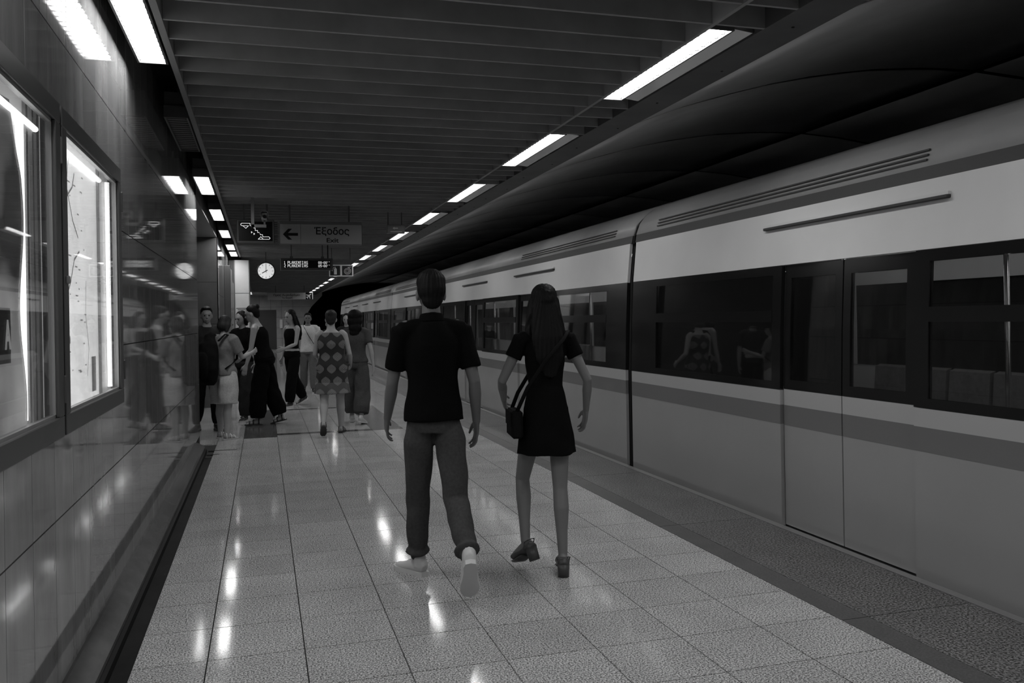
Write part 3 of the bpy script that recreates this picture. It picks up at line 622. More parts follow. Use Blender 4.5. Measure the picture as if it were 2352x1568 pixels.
# ================================================================== TRAIN
TX = 3.60; CL = 16.95
side = [(-.55, .10), (-.30, .03), (-.03, 0), (.70, 0), (.95, 0), (1.40, .012), (1.86, .035), (2.26, .075), (2.34, .09), (2.45, .13)]
def sxp(z):
    for (z0, x0), (z1, x1) in zip(side[:-1], side[1:]):
        if z0 <= z <= z1: return x0 + (x1 - x0) * (z - z0) / (z1 - z0)
    return side[-1][1]
def side_panel(name, y0, y1, z0, z1, m, par, off=0., th=.03):
    zs = [z0] + [z for z, _ in side if z0 < z < z1] + [z1]
    bm = bmesh.new(); strip_x(bm, [(sxp(z) + off, z) for z in zs], y0, y1, th); return link(name, bm_mesh(name, bm), m, par)
def make_car():
    t = empty('train_car', (TX, 0, 0))
    dw = 1.30; dpos = [2.66 + (CL - 5.32 - dw) / 3 * k for k in range(4)]
    segs = []; y = 0.0
    for d in dpos: segs.append((y, d)); y = d + dw
    segs.append((y, CL))
    for a, b in segs:
        a2 = a + (.06 if a == 0 else .012); b2 = b - (.06 if b == CL else .012)
        side_panel('lower_panel', a2, b2, -.03, .705, train_lower_shaded, t); side_panel('stripe', a2, b2, .705, .845, train_mid, t, -.001); side_panel('waist_panel', a2, b2, .845, .952, train_waist_shaded, t)
        # black window band with one window
        w0, w1 = (a + .60, b - .12) if a == 0 else ((a + .12, b - .60) if b == CL else (a + .12, b - .12))
        side_panel('window_pillar', a2, w0, .955, 1.855, train_black, t); side_panel('window_pillar', w1, b2, .955, 1.855, train_black, t)
        side_panel('window_rail', w0, w1, .955, 1.01, train_black, t); side_panel('window_rail', w0, w1, 1.79, 1.855, train_black, t)
        f = side_panel('window', w0, w1, 1.445, 1.53, train_black, t, -.004)
        side_panel('pane', w0, w1, 1.01, 1.445, train_glass, f, .008, .006); side_panel('pane', w0, w1, 1.53, 1.79, train_glass, f, .008, .006)
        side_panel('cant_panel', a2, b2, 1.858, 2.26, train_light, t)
    for d in dpos:
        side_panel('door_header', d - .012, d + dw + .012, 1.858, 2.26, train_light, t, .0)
        for k in range(2):
            y0, y1 = d + .008 + k * (dw / 2), d + dw / 2 - .004 + k * (dw / 2)
            L_ = side_panel('door_leaf', y0, y1, -.02, .70, train_lower_shaded, t, .022, .03)
            side_panel('door_stripe', y0, y1, .70, .845, train_mid, L_, .021, .03); side_panel('door_waist', y0, y1, .845, .96, train_waist_shaded, L_, .022, .03)
            side_panel('door_rail', y0, y1, .962, 1.03, train_black, L_, .022, .03); side_panel('door_rail', y0, y1, 1.76, 1.852, train_black, L_, .022, .03)
            side_panel('door_stile', y0, y0 + .07, 1.03, 1.76, train_black, L_, .022, .03); side_panel('door_stile', y1 - .07, y1, 1.03, 1.76, train_black, L_, .022, .03)
            side_panel('door_pane', y0 + .07, y1 - .07, 1.03, 1.76, train_glass, L_, .03, .006)
        box('door_gutter', sxp(2.15) - .030, sxp(2.15) + .01, d - .25, d + dw + .25, 2.130, 2.150, train_dark, t, .004)
        box('door_gutter_cap', sxp(2.16) - .022, sxp(2.16) + .01, d - .25, d + dw + .25, 2.150, 2.168, train_light, t)
        box('door_sill', -.02, .10, d - .02, d + dw + .02, -.06, -.031, steel, t)
    side_panel('roof_line', .03, CL - .03, 2.262, 2.34, train_dark, t, .003)
    bm = bmesh.new(); strip_x(bm, [(.09, 2.342), (.13, 2.45), (.20, 2.54), (.32, 2.62), (.55, 2.70), (.95, 2.75), (1.35, 2.765), (1.75, 2.75), (2.15, 2.70), (2.38, 2.62), (2.5, 2.54), (2.57, 2.45), (2.61, 2.342)], .03, CL - .03, .03)
    link('roof', bm_mesh('roof', bm, True), train_roof, t)
    for k, (zz, xx) in enumerate(((2.375, .098), (2.405, .108), (2.435, .119))):
        for y0 in (.5, CL - 4.0): box('roof_rib', xx - .006, xx + .012, y0, y0 + 3.5, zz, zz + .010, train_dark, t)
    box('skirt', .035, .08, .1, CL - .1, -.50, -.035, under_m, t)
    for yy in (2.6, CL - 2.6):
        bm = bmesh.new(); bx(bm, .3, 2.4, yy - 1.1, yy + 1.1, -.85, -.55)
        for dy in (-.75, .75):
            for xx in (.45, 2.15): bmesh.ops.create_cone(bm, cap_ends=True, segments=24, radius1=.38, radius2=.38, depth=.12, matrix=Matrix.Translation((xx, yy + dy, -.78)) @ Matrix.Rotation(R(90), 4, 'Y'))
        link('bogie', bm_mesh('bogie', bm), under_m, t)
    # far side, floor, ends, ceiling
    bm = bmesh.new(); bx(bm, 2.62, 2.68, .05, CL - .05, -.5, .95); bx(bm, 2.58, 2.64, .05, CL - .05, 1.80, 2.36)
    for a, b in segs: bx(bm, 2.60, 2.66, a + .05, a + .2 if a else .5, .95, 1.80); bx(bm, 2.60, 2.66, b - .2, b - .05, .95, 1.80)
    link('far_side', bm_mesh('fs', bm), int_wall, t)
    bm = bmesh.new(); bx(bm, 2.61, 2.625, .05, CL - .05, .95, 1.80); link('far_glass', bm_mesh('fg', bm), train_black, t)
    box('car_floor', .06, 2.62, .05, CL - .05, -.06, 0.0, seat_m, t); box('inner_ceiling', .14, 2.58, .06, CL - .06, 2.26, 2.30, int_wall, t)
    for yy in (.04, CL - .09):
        bm = bmesh.new(); q = [(sxp(z) + .04, z) for z in (-.5, -.03, .95, 1.86, 2.34, 2.44)] + [(.36, 2.58), (.6, 2.66)]; prism(bm, q + [(2.7 - x, z) for x, z in q[::-1]], 'y', yy, yy + .05); link('end_wall', bm_mesh('cew', bm), under_m, t)
    bm = bmesh.new(); bx(bm, .9, 1.8, -.02, .05, -.1, 2.1); link('gangway', bm_mesh('gw', bm), rubber, t)
    for xx in (.75, 1.95): box('light_strip', xx - .05, xx + .05, .4, CL - .4, 2.245, 2.26, int_lamp, t)
    bms = bmesh.new(); prism(bms, [(0, .40), (.42, .42), (.44, .46), (.09, .47), (.05, .95), (-.01, .97), (-.02, .42)], 'y', 0, .46); bx(bms, .05, .38, .05, .40, .002, .40); sm = bm_mesh('seat', bms); sm.materials.append(seat_m)
    for a, b in segs:
        n = int((b - a - .2) / .5)
        for k in range(n):
            for sd in (0, 1):
                o = link('seat', sm, None, t); o.location = (.10, a + .12 + k * .5, 0) if sd == 0 else (2.58, a + .12 + k * .5 + .46, 0)
                if sd: o.rotation_euler = (0, 0, math.pi)
    for d in dpos:
        for yy in (d - .08, d + dw + .08): tubez('grab_pole', .62, yy, 0, 2.25, .016, steel, t)
    bm = bmesh.new(); tube(bm, [(.62, .6, 1.85), (.62, CL - .6, 1.85)], [.015, .015], 8, up=(0, 0, 1)); link('grab_rail', bm_mesh('gr', bm, True), steel, t)
    return t
car = make_car()
starts = [42.0 - CL, 42.0 - 2 * CL - .03, 42.0 - 3 * CL - .06]
labs = ['farthest pale metro carriage with its tail end near the tunnel mouth', 'middle pale metro carriage behind the couple walking', 'nearest pale metro carriage filling the right side of the platform']
for k in range(3):
    c = car if k == 0 else dup(car); c.location = (TX, starts[k], 0); tag(c, labs[k], 'train car', 'carriages of the train')

# ================================================================== PEOPLE
def fold_fn(amp, f=1., seed=0.):
    def g(co):
        x, y, z = co[:, 0], co[:, 1], co[:, 2]
        w = np.sin((z * 31 + x * 17 + 3 * np.sin(y * 13 + seed)) * f + seed) * .5 + np.sin((x * 39 - z * 22 + 2.3 * np.sin(z * 9 + seed)) * f) * .3 + np.sin((y * 43 + z * 15 + 2 * np.sin(x * 21)) * f + 1.7 * seed) * .3
        return amp * w
    return g
def hair_fn(amp):
    def g(co): 
        ph = np.arctan2(co[:, 0] - co[:, 0].mean(), co[:, 1] - co[:, 1].mean())
        return amp * (np.sin(ph * 23 + co[:, 2] * 9) * .6 + np.sin(ph * 41 + 2) * .4)
    return g

class Person:
    def __init__(s, loc, heading, H, label, female=False, lean=0., legs=None, arms=None, head=(0, 0), skin=None, voxel=.008, build=1.0, twist=0., lift=0.):
        s.k = H / 1.75; s.f = female; s.vox = voxel; s.b = build
        s.root = empty('person', (loc[0], loc[1], 0), R(heading)); tag(s.root, label, 'person', 'people on the platform')
        s.legs = legs or ((5, 3, 0, 0), (-5, 3, 0, 0)); s.arms = arms or ((0, 6, 10), (0, 6, 10)); s.skin = skin or skin_a
        s.lean = Matrix.Rotation(R(-lean), 3, 'X'); s.pel = Vector((0, 0, .95)); s.hrot = Matrix.Rotation(R(-head[0]), 3, 'Z') @ Matrix.Rotation(R(-head[1]), 3, 'X')
        # legs: (hip flex, knee flex, toe-down pitch, foot yaw outwards[, abduct])
        s.L = []
        for i, lg in enumerate(s.legs):
            sd = -1 if i == 0 else 1; fl, kn, fp, fy = lg[:4]; ab = lg[4] if len(lg) > 4 else 2
            hip = Vector((sd * .088 * build ** .5, 0, .92)); a = R(fl)
            knee = hip + Vector((sd * math.sin(R(ab)) * .44, math.sin(a) * .44, -math.cos(a) * .44)); b = R(fl - kn)
            ank = knee + Vector((sd * math.sin(R(ab * .3)) * .40, math.sin(b) * .40, -math.cos(b) * .40))
            fr = Matrix.Rotation(R(-sd * fy), 3, 'Z') @ Matrix.Rotation(R(-fp), 3, 'X')
            s.L.append((hip, knee, ank, fr, sd))
        low = min(min((ank + fr @ Vector((0, -.06, -.082))).z, (ank + fr @ Vector((0, .15, -.082))).z) for _, _, ank, fr, _ in s.L)
        s.dz = -low + lift
        sw = .168 if female else .19
        s.A = []
        for i, ar in enumerate(s.arms):
            sd = -1 if i == 0 else 1; sf, ab, el = ar[:3]; inn = ar[3] if len(ar) > 3 else 0
            sh = s.T(Vector((sd * sw * s.b ** .5, 0, 1.41))); a = R(sf)
            d1 = Vector((sd * math.sin(R(ab)), math.sin(a) * math.cos(R(ab)), -math.cos(a) * math.cos(R(ab))))
            elb = sh + d1 * .285; a2 = R(sf + el); ab2 = R(ab * .5 - inn)
            d2 = Vector((sd * math.sin(ab2), math.sin(a2) * math.cos(ab2), -math.cos(a2) * math.cos(ab2))); wr = elb + d2 * .25
            s.A.append((sh, elb, wr, d2.normalized(), sd))
    def T(s, p): return s.pel + s.lean @ (Vector(p) - s.pel)
    def TH(s, p):
        c = Vector((0, .0, 1.55)); return s.T(c + s.hrot @ (Vector(p) - c))
    def fin(s, bm, vox, sm, name, m, fold=None, parent=None):
        for v in bm.verts: v.co = Vector((v.co.x, v.co.y, v.co.z + s.dz)) * s.k
        return link(name, remesh(bm, vox, sm, fold), m, parent or s.root)
    def raw(s, bm, name, m, parent=None, smooth=True):
        for v in bm.verts: v.co = Vector((v.co.x, v.co.y, v.co.z + s.dz)) * s.k
        return link(name, bm_mesh(name, bm, smooth), m, parent or s.root)
    def torso_rows(s):
        if s.f: rows = [(.86, .125, .10), (.92, .168, .118), (.98, .165, .118), (1.05, .135, .10), (1.12, .120, .09), (1.20, .130, .098), (1.28, .143, .118), (1.34, .145, .108), (1.40, .143, .085), (1.445, .10, .07), (1.485, .056, .056)]
        else: rows = [(.86, .13, .10), (.92, .158, .115), (.98, .158, .115), (1.06, .145, .103), (1.14, .143, .10), (1.24, .160, .112), (1.33, .172, .118), (1.40, .168, .098), (1.45, .115, .08), (1.49, .066, .064)]
        return [(z, a * s.b, b * s.b) for z, a, b in rows]
    def body(s):
        bm = bmesh.new(); rows = s.torso_rows()
        tube(bm, [s.T((0, 0, z)) for z, _, _ in rows] + [s.T((0, .005, 1.53)), s.T((0, .012, 1.59))], [(a, b) for _, a, b in rows] + [(.052, .056), (.048, .054)], 20)
        for hip, knee, ank, fr, sd in s.L:
            g = s.b ** .6; mid = hip.lerp(knee, .5); calf = knee.lerp(ank, .3) + Vector((0, -.012, 0))
            tube(bm, [hip - Vector((0, 0, .02)), hip.lerp(knee, .2), mid, knee, calf, knee.lerp(ank, .65), ank], [.068 * s.b, .080 * g, .071 * g, .053 * g, .056 * g, .042 * g, .034 * g], 14, round_ends=True)
            f = lambda p: ank + fr @ Vector(p)
            tube(bm, [f((0, -.045, -.035)), f((0, -.02, -.03)), f((0, .04, -.038)), f((0, .10, -.055)), f((0, .145, -.065)), f((0, .165, -.068))], [(.026, .03), (.032, .042), (.036, .036), (.042, .024), (.036, .015), (.018, .009)], 12)
        for sh, elb, wr, d2, sd in s.A:
            g = s.b ** .5 * (.88 if s.f else 1)
            tube(bm, [sh + (sh - elb).normalized() * .02 - Vector((sd * .03, 0, -.01)), sh, sh.lerp(elb, .4), elb, elb.lerp(wr, .3), elb.lerp(wr, .7), wr], [.05 * g, .053 * g, .046 * g, .037 * g, .040 * g, .031 * g, .025 * g], 12, round_ends=True)
            s.hand(bm, wr, d2, sd)
        # head
        e = lambda c, r: ell(bm, s.TH(c), r, s.lean @ s.hrot)
        e((0, .012, 1.655), (.074, .092, .098)); e((0, .038, 1.585), (.052, .062, .062)); e((0, .030, 1.61), (.064, .074, .075)); e((0, .083, 1.548), (.022, .018, .016))
        e((0, .113, 1.612), (.012, .017, .013)); e((0, .103, 1.635), (.009, .014, .026)); e((0, .095, 1.665), (.045, .014, .012)); e((0, .098, 1.575), (.024, .012, .010))
        for sd in (-1, 1): e((sd * .075, .005, 1.62), (.011, .022, .033))
        o = s.fin(bm, s.vox, 5, 'body', s.skin)
        for sd in (-1, 1):
            bm = bmesh.new(); ell(bm, s.TH((sd * .030, .096, 1.642)), (.0135, .009, .0075), None, 10, 8); s.raw(bm, 'eye', eye_m)
        bm = bmesh.new(); ell(bm, s.TH((0, .1085, 1.575)), (.022, .005, .006), None, 10, 6); s.raw(bm, 'lips', lip_m)
        return o
    def hand(s, bm, wr, d, sd):
        n = Vector((-sd, 0, 0)); n = (n - d * n.dot(d)).normalized(); w = n.cross(d).normalized()
        if w.y < 0 and abs(w.y) > .3: w = -w
        P = lambda a, b, c: wr + d * a + w * b + n * c
        tube(bm, [P(-.01, 0, 0), P(.03, .004, 0), P(.065, .003, .003), P(.088, 0, .006)], [(.016, .026), (.016, .036), (.015, .040), (.012, .038)], 10, up=n)
        for i, (b, l) in enumerate(((.033, .068), (.011, .077), (-.011, .071), (-.032, .056))):
            r = .0085; tube(bm, [P(.075, b * .9, .006), P(.088 + l * .4, b * 1.05, .012), P(.088 + l * .75, b * 1.05, .026), P(.088 + l * .92, b, .044)], [r, r, r * .92, r * .8], 8, round_ends=True)
        tube(bm, [P(.015, .022, .006), P(.045, .050, .014), P(.075, .060, .024), P(.098, .060, .034)], [.013, .012, .010, .008], 8, round_ends=True)
    # ---------------- clothes
    def top(s, m, hem=.93, sleeve=.55, infl=.014, neck=1.47, flare=0., name='shirt', amp=.004, tank=False, sl_r=.062):
        bm = bmesh.new(); rows = s.torso_rows(); zs = [hem + (neck - hem) * i / 12 for i in range(13)]
        def rad(z):
            for (z0, a0, b0), (z1, a1, b1) in zip(rows[:-1], rows[1:]):
                if z0 <= z <= z1: q = (z - z0) / (z1 - z0); return a0 + (a1 - a0) * q, b0 + (b1 - b0) * q
            return rows[0][1:] if z < rows[0][0] else rows[-1][1:]
        pts, rr = [], []
        for z in zs:
            a, b = rad(max(z, .92)); fl = flare * max(0, (1.2 - z)); sh = 0 if not (tank and z > 1.36) else -.02
            mn = .142 * s.b if not s.f else .125 * s.b
            pts.append(s.T((0, 0, z))); rr.append((max(a, mn if z < 1.36 else 0) + infl + fl + sh, b + infl + fl))
        tube(bm, pts, rr, 24)
        if sleeve > 0:
            (shL, shR) = (s.A[0][0], s.A[1][0]); g = s.b ** .5; c_ = s.T((0, -.004, 1.435))
            tube(bm, [shL + Vector((.0, 0, .004)), shL.lerp(c_, .5) + Vector((0, 0, .012)), c_, shR.lerp(c_, .5) + Vector((0, 0, .012)), shR + Vector((0, 0, .004))], [sl_r * .97 * g, .064 * g, .066 * g, .064 * g, sl_r * .97 * g], 14, up=(0, 1, 0))
            for sh, elb, wr, d2, sd in s.A:
                p1 = sh.lerp(elb, min(1, sleeve)) if sleeve <= 1 else elb.lerp(wr, sleeve - 1)
                ps = [sh - Vector((sd * .05, 0, -.008)), sh + Vector((0, 0, .004)), sh.lerp(elb, min(.5, sleeve * .5))] + ([elb] if sleeve > 1 else []) + [p1]
                g = s.b ** .5; tube(bm, ps, [.058 * g, sl_r * g, sl_r * .98 * g] + ([.05 * g] if sleeve > 1 else []) + [sl_r * .97 * g if sleeve <= 1 else .042 * g], 14)
        return s.fin(bm, max(.007, s.vox * 1.2), 4, name, m, fold_fn(amp, 1, s.k * 7))
    def trousers(s, m, cuff=None, wide=0., length=.96, infl=.014, waist=1.02, name='trousers', amp=.004, end=None):
        bm = bmesh.new(); rows = [r for r in s.torso_rows() if .84 < r[0] < .99]
        tube(bm, [s.T((0, 0, z)) for z, _, _ in rows] + [s.T((0, 0, waist))], [(a + (infl * .8 if z < .95 else .006), b + (infl if z < .95 else .006)) for z, a, b in rows] + [(rows[-1][1] * .93, rows[-1][2] * .93)], 22)
        for hip, knee, ank, fr, sd in s.L:
            g = s.b ** .6; e_ = knee.lerp(ank, length) if length > 0 else hip.lerp(knee, 1 + length)
            if length > 0:
                pts = [hip + Vector((0, 0, .01)), hip.lerp(knee, .25), hip.lerp(knee, .6), knee, knee.lerp(ank, length * .35), knee.lerp(ank, length * .75), e_]
                er = end or .046; rr = [.076 * s.b + infl * .4, .089 * g + infl * .5 + wide * .2, .076 * g + infl * .8 + wide * .5, .060 * g + infl + wide * .75, .058 * g + infl + wide * .9, .05 * g + infl + wide, er + wide]
            else: pts = [hip + Vector((0, 0, .05)), hip.lerp(knee, .3), e_]; rr = [.09 * g + infl, .092 * g + infl + wide, .085 * g + infl + wide]
            tube(bm, pts, rr, 16)
            if cuff:
                tube(bm, [knee.lerp(ank, .80), knee.lerp(ank, .86), knee.lerp(ank, .90)], [.058, .072, .054], 16)
                tube(bm, [knee.lerp(ank, .88), knee.lerp(ank, .97)], [.043, .041], 16)
        return s.fin(bm, max(.007, s.vox * 1.2), 3, name, m, fold_fn(amp, 1.1, s.k * 5))
    def skirt(s, m, hem, top_, r_top, r_hem, name='skirt', folds=7, amp=.05, sway=(0, 0), waist=None):
        bm = bmesh.new(); n = 10; pts, rr = [], []
        for i in range(n):
            f = i / (n - 1); z = top_ + (hem - top_) * f; a = r_top[0] + (r_hem[0] - r_top[0]) * f ** .8; b = r_top[1] + (r_hem[1] - r_top[1]) * f ** .8
            p = s.T((0, 0, z)) if z > .95 else Vector((sway[0] * f * f, sway[1] * f * f, z)); pts.append(p); rr.append((a, b))
        tube(bm, pts, rr, 56, fn=lambda f, ph: 1 + amp * f * f * math.sin(folds * ph + 1.3 + .6 * math.sin(ph * 2)))
        return bm
    def dress(s, m, hem, r_hem, sleeve=0., infl=.010, name='dress', folds=7, amp=.05, sway=(0, 0), cap=True, sl_r=.056):
        hip = [r for r in s.torso_rows() if abs(r[0] - .98) < .02][0]; wst = [r for r in s.torso_rows() if abs(r[0] - 1.12) < .03][0]
        bm = s.skirt(m, hem, 1.12, (wst[1] + infl, wst[2] + infl), r_hem, folds=folds, amp=amp, sway=sway)
        rows = [r for r in s.torso_rows() if .88 < r[0] < 1.46]
        tube(bm, [s.T((0, 0, z)) for z, _, _ in rows], [(a + infl - (0 if sleeve or z < 1.38 else .022), b + infl) for z, a, b in rows], 24)
        if sleeve:
            (shL, shR) = (s.A[0][0], s.A[1][0]); c_ = s.T((0, -.004, 1.42))
            tube(bm, [shL + Vector((.0, 0, .004)), shL.lerp(c_, .5) + Vector((0, 0, .006)), c_, shR.lerp(c_, .5) + Vector((0, 0, .006)), shR + Vector((0, 0, .004))], [sl_r * .96, .056, .056, .056, sl_r * .96], 14, up=(0, 1, 0))
            for sh, elb, wr, d2, sd in s.A: tube(bm, [sh - Vector((sd * .05, 0, -.005)), sh + Vector((0, 0, .004)), sh.lerp(elb, sleeve)], [.052, sl_r, sl_r * .96], 14)
        return s.fin(bm, max(.007, s.vox * 1.2), 3, name, m, fold_fn(.003, 1, s.k * 9))
    def hair(s, m, kind='short', amp=.003):
        bm = bmesh.new(); rot = s.lean @ s.hrot; e = lambda c, r: ell(bm, s.TH(c), r, rot)
        e((0, -.010, 1.690), (.082, .092, .078)); e((0, -.028, 1.655), (.080, .080, .085))
        tb = lambda pts, rr, n=14: tube(bm, [s.TH(p) for p in pts], rr, n, round_ends=True)
        if kind == 'short': e((0, -.045, 1.60), (.060, .045, .06)); e((0, .03, 1.735), (.062, .062, .028))
        if kind == 'long':
            e((0, -.045, 1.60), (.082, .06, .09)); tb([(0, -.055, 1.62), (0, -.075, 1.52), (0, -.10, 1.42), (.01, -.115, 1.30), (.01, -.115, 1.22)], [(.085, .05), (.092, .048), (.10, .042), (.085, .032), (.05, .018)], 20)
            for sd in (-1, 1): tb([(sd * .07, .0, 1.66), (sd * .085, -.01, 1.56), (sd * .10, -.02, 1.46), (sd * .105, -.03, 1.37)], [.026, .030, .030, .014])
        if kind == 'bob':
            e((0, -.04, 1.61), (.092, .075, .085)); 
            for sd in (-1, 1): tb([(sd * .06, .01, 1.70), (sd * .082, .0, 1.62), (sd * .078, -.01, 1.54)], [.03, .032, .024])
        if kind == 'bun': e((0, -.05, 1.61), (.066, .045, .06)); e((0, -.085, 1.715), (.042, .040, .04))
        if kind == 'big':
            e((0, -.035, 1.67), (.112, .11, .105)); e((0, -.055, 1.59), (.115, .09, .11)); e((.01, -.075, 1.49), (.10, .075, .10)); e((0, -.09, 1.42), (.08, .05, .07))
        if kind == 'pony': e((0, -.05, 1.61), (.066, .045, .06)); tb([(0, -.09, 1.70), (0, -.14, 1.68), (0, -.16, 1.58), (0, -.15, 1.46), (0, -.14, 1.40)], [.025, .034, .036, .028, .012])
        return s.fin(bm, max(.006, s.vox), 3, 'hair', m, hair_fn(amp))
    def shoes(s, kind, m, sole):
        for hip, knee, ank, fr, sd in s.L:
            f = lambda p: ank + fr @ Vector(p)
            if kind == 'sneaker':
                bm = bmesh.new(); tube(bm, [f((0, -.068, -.038)), f((0, -.055, -.030)), f((0, -.02, -.024)), f((0, .03, -.034)), f((0, .08, -.047)), f((0, .13, -.056)), f((0, .175, -.060)), f((0, .195, -.064))],
                    [(.020, .026), (.033, .045), (.038, .050), (.042, .040), (.046, .030), (.046, .024), (.034, .019), (.014, .010)], 16)
                tube(bm, [f((0, -.022, -.03)), f((0, -.018, .018)), f((0, -.016, .032))], [(.040, .048), (.037, .043), (.035, .041)], 14)
                sh = s.fin(bm, min(.007, s.vox), 2, 'shoe', m)
                bm = bmesh.new(); ol = [(0, -.080), (.026, -.072), (.036, -.045), (.034, 0), (.040, .06), (.051, .11), (.050, .15), (.034, .19), (.006, .208), (-.030, .19), (-.046, .15), (-.047, .10), (-.038, .05), (-.034, 0), (-.036, -.045), (-.026, -.072)]
                A = [bm.verts.new(f((x * sd, y, -.082))) for x, y in ol]; B = [bm.verts.new(f((x * sd, y, -.056))) for x, y in ol]
                bm.faces.new(A); bm.faces.new(B[::-1]); 
                for i in range(len(ol)): bm.faces.new((A[i], A[(i + 1) % len(ol)], B[(i + 1) % len(ol)], B[i]))
                s.raw(bm, 'sole', sole, sh, False)
                bm = bmesh.new()
                for yy, zz, w in ((.035, .008, .024), (.055, -.004, .026), (.075, -.011, .027)): tube(bm, [f((-w, yy, zz - .012)), f((0, yy, zz + .002)), f((w, yy, zz - .012))], [.004] * 3, 6, up=(0, 1, 0))
                s.raw(bm, 'laces', sole, sh)
            if kind == 'sandal':
                bm = bmesh.new(); ol = [(0, -.075), (.030, -.06), (.035, 0), (.045, .08), (.046, .13), (.025, .18), (-.02, .175), (-.042, .12), (-.04, .05), (-.034, 0), (-.03, -.06)]
                A = [bm.verts.new(f((x * sd, y, -.082))) for x, y in ol]; B = [bm.verts.new(f((x * sd, y, -.064))) for x, y in ol]
                bm.faces.new(A); bm.faces.new(B[::-1]); 
                for i in range(len(ol)): bm.faces.new((A[i], A[(i + 1) % len(ol)], B[(i + 1) % len(ol)], B[i]))
                sh = s.raw(bm, 'sandal_sole', sole, None, False)
                bm = bmesh.new()
                for yy, zz, w in ((.11, -.026, .045), (.055, -.006, .042), (-.02, .02, .040)): tube(bm, [f((-w, yy, -.066)), f((-w * .8, yy, zz - .010)), f((0, yy, zz + .004)), f((w * .8, yy, zz - .010)), f((w, yy, -.066))], [(.010, .004)] * 5, 8, up=(0, 1, 0))
                s.raw(bm, 'strap', m, sh)
            if kind == 'heel':
                bm = bmesh.new(); tube(bm, [f((0, -.066, -.050)), f((0, -.05, -.042)), f((0, -.01, -.052)), f((0, .05, -.062)), f((0, .10, -.066)), f((0, .15, -.066)), f((0, .172, -.068))], [(.024, .018), (.038, .030), (.040, .022), (.042, .016), (.046, .026), (.038, .020), (.016, .01)], 16)
                for sg in (-1, 1): tube(bm, [f((sg * .036, .0, -.05)), f((sg * .040, -.035, -.008)), f((sg * .02, -.066, -.002)), f((0, -.072, 0))], [.006, .006, .006, .006], 6)
                sh = s.fin(bm, .006, 2, 'shoe', m)
                bm = bmesh.new(); tube(bm, [f((0, -.035, -.05)), f((0, -.04, -.128))], [(.038, .036), (.034, .032)], 16); tube(bm, [f((0, .04, -.085)), f((0, .10, -.094)), f((0, .16, -.090))], [(.036, .010), (.046, .012), (.030, .010)], 14)
                s.raw(bm, 'block_heel', m, sh)

# --- front couple
p = Person((.930, 4.80), -3, 1.80, 'man in black polo shirt and grey cuffed joggers walking away', legs=((16, 6, 0, 30, 0), (-14, 40, 52, 6, 3)), arms=((12, 9, 20), (-10, 11, 30)), lean=2, skin=skin_c, voxel=.0052, build=.83)
p.body(); p.top(cl_black2, hem=.925, sleeve=.72, infl=.018, neck=1.475, flare=.075, sl_r=.066, name='polo_shirt', amp=.0035)
bm = bmesh.new(); tube(bm, [p.T((0, -.004, 1.465)), p.T((0, .0, 1.50)), p.T((0, .002, 1.515))], [(.078, .076), (.068, .068), (.064, .066)], 20); p.fin(bm, .007, 2, 'collar', cl_black2)
p.trousers(cl_jogger, cuff=True, length=.88, infl=.013, wide=.002, amp=.0045); p.hair(hair_dark, 'short'); p.shoes('sneaker', shoe_white, shoe_white)
p = Person((1.615, 4.82), -8, 1.655, 'woman in short black dress and block heels walking beside the man', female=True, legs=((22, 48, 24, 30, 7), (-7, 2, 0, 8, -1)), arms=((2, 26, 55, 22), (-8, 24, 40, 8)), lean=2, skin=skin_d, voxel=.0052, lift=.046, build=.80)
p.body(); p.dress(cl_black, .70, (.185, .165), sleeve=.42, infl=.012, folds=6, amp=.045); p.hair(hair_dark, 'long', .004); p.shoes('heel', shoe_tan, shoe_tan)
wr_ = p
# her shoulder bag
hb = empty('shoulder_bag', (1.615 - .185, 4.86, .80), R(-8)); tag(hb, 'small black shoulder bag at the left hip of the woman in black', 'bag')
bm = bmesh.new(); bx(bm, -.035, .035, -.11, .11, .0, .165, .014); link('pouch', bm_mesh('pouch', bm), bag_m, hb)
bm = bmesh.new(); bx(bm, -.040, -.034, -.105, .105, .07, .16, .003); link('flap', bm_mesh('flap', bm), bag_m, hb)
bm = bmesh.new(); tube(bm, [(0, -.10, .16), (.06, -.135, .30), (.16, -.165, .45), (.28, -.13, .58), (.33, -.02, .625), (.27, .10, .55), (.14, .15, .40), (.04, .12, .25), (0, .10, .16)], [(.012, .004)] * 9, 8); link('strap', bm_mesh('strap', bm, True), bag_m, hb)

# --- people further along
p = Person((-.50, 11.72), -45, 1.60, 'person in grey tee and pale shorts with a black backpack by the wall corner', female=True, build=1.12, legs=((4, 4, 0, 10), (-3, 3, 0, 10)), arms=((20, 8, 70, 12), (24, 10, 82, 14)), lean=3, head=(10, 8), skin=skin_b, voxel=.009)
p.body(); p.top(cl_tee, hem=.90, sleeve=.70, infl=.026, sl_r=.075, name='tee_shirt', amp=.006)
p.L and p.trousers(cl_shorts, length=-.06, infl=.022, wide=.022, name='shorts', amp=.006); p.hair(hair_brown, 'bob'); p.shoes('sandal', shoe_white, shoe_sole)
bp = empty('backpack', (-.50, 11.72, .82), R(-45)); tag(bp, 'black backpack worn by the person in pale shorts', 'backpack')
bm = bmesh.new(); tube(bm, [(0, -.245, .02), (0, -.255, .10), (0, -.25, .28), (0, -.235, .42), (0, -.22, .50)], [(.145, .085), (.16, .105), (.155, .105), (.135, .085), (.09, .05)], 20, round_ends=True); link('pack_body', remesh(bm, .009, 3, fold_fn(.004, 1.2, 3)), bag_m, bp)
bm = bmesh.new(); tube(bm, [(0, -.345, .06), (0, -.35, .14), (0, -.345, .24)], [(.10, .03), (.115, .036), (.10, .03)], 16, round_ends=True); link('front_pocket', bm_mesh('pk', bm, True), bag_m, bp)
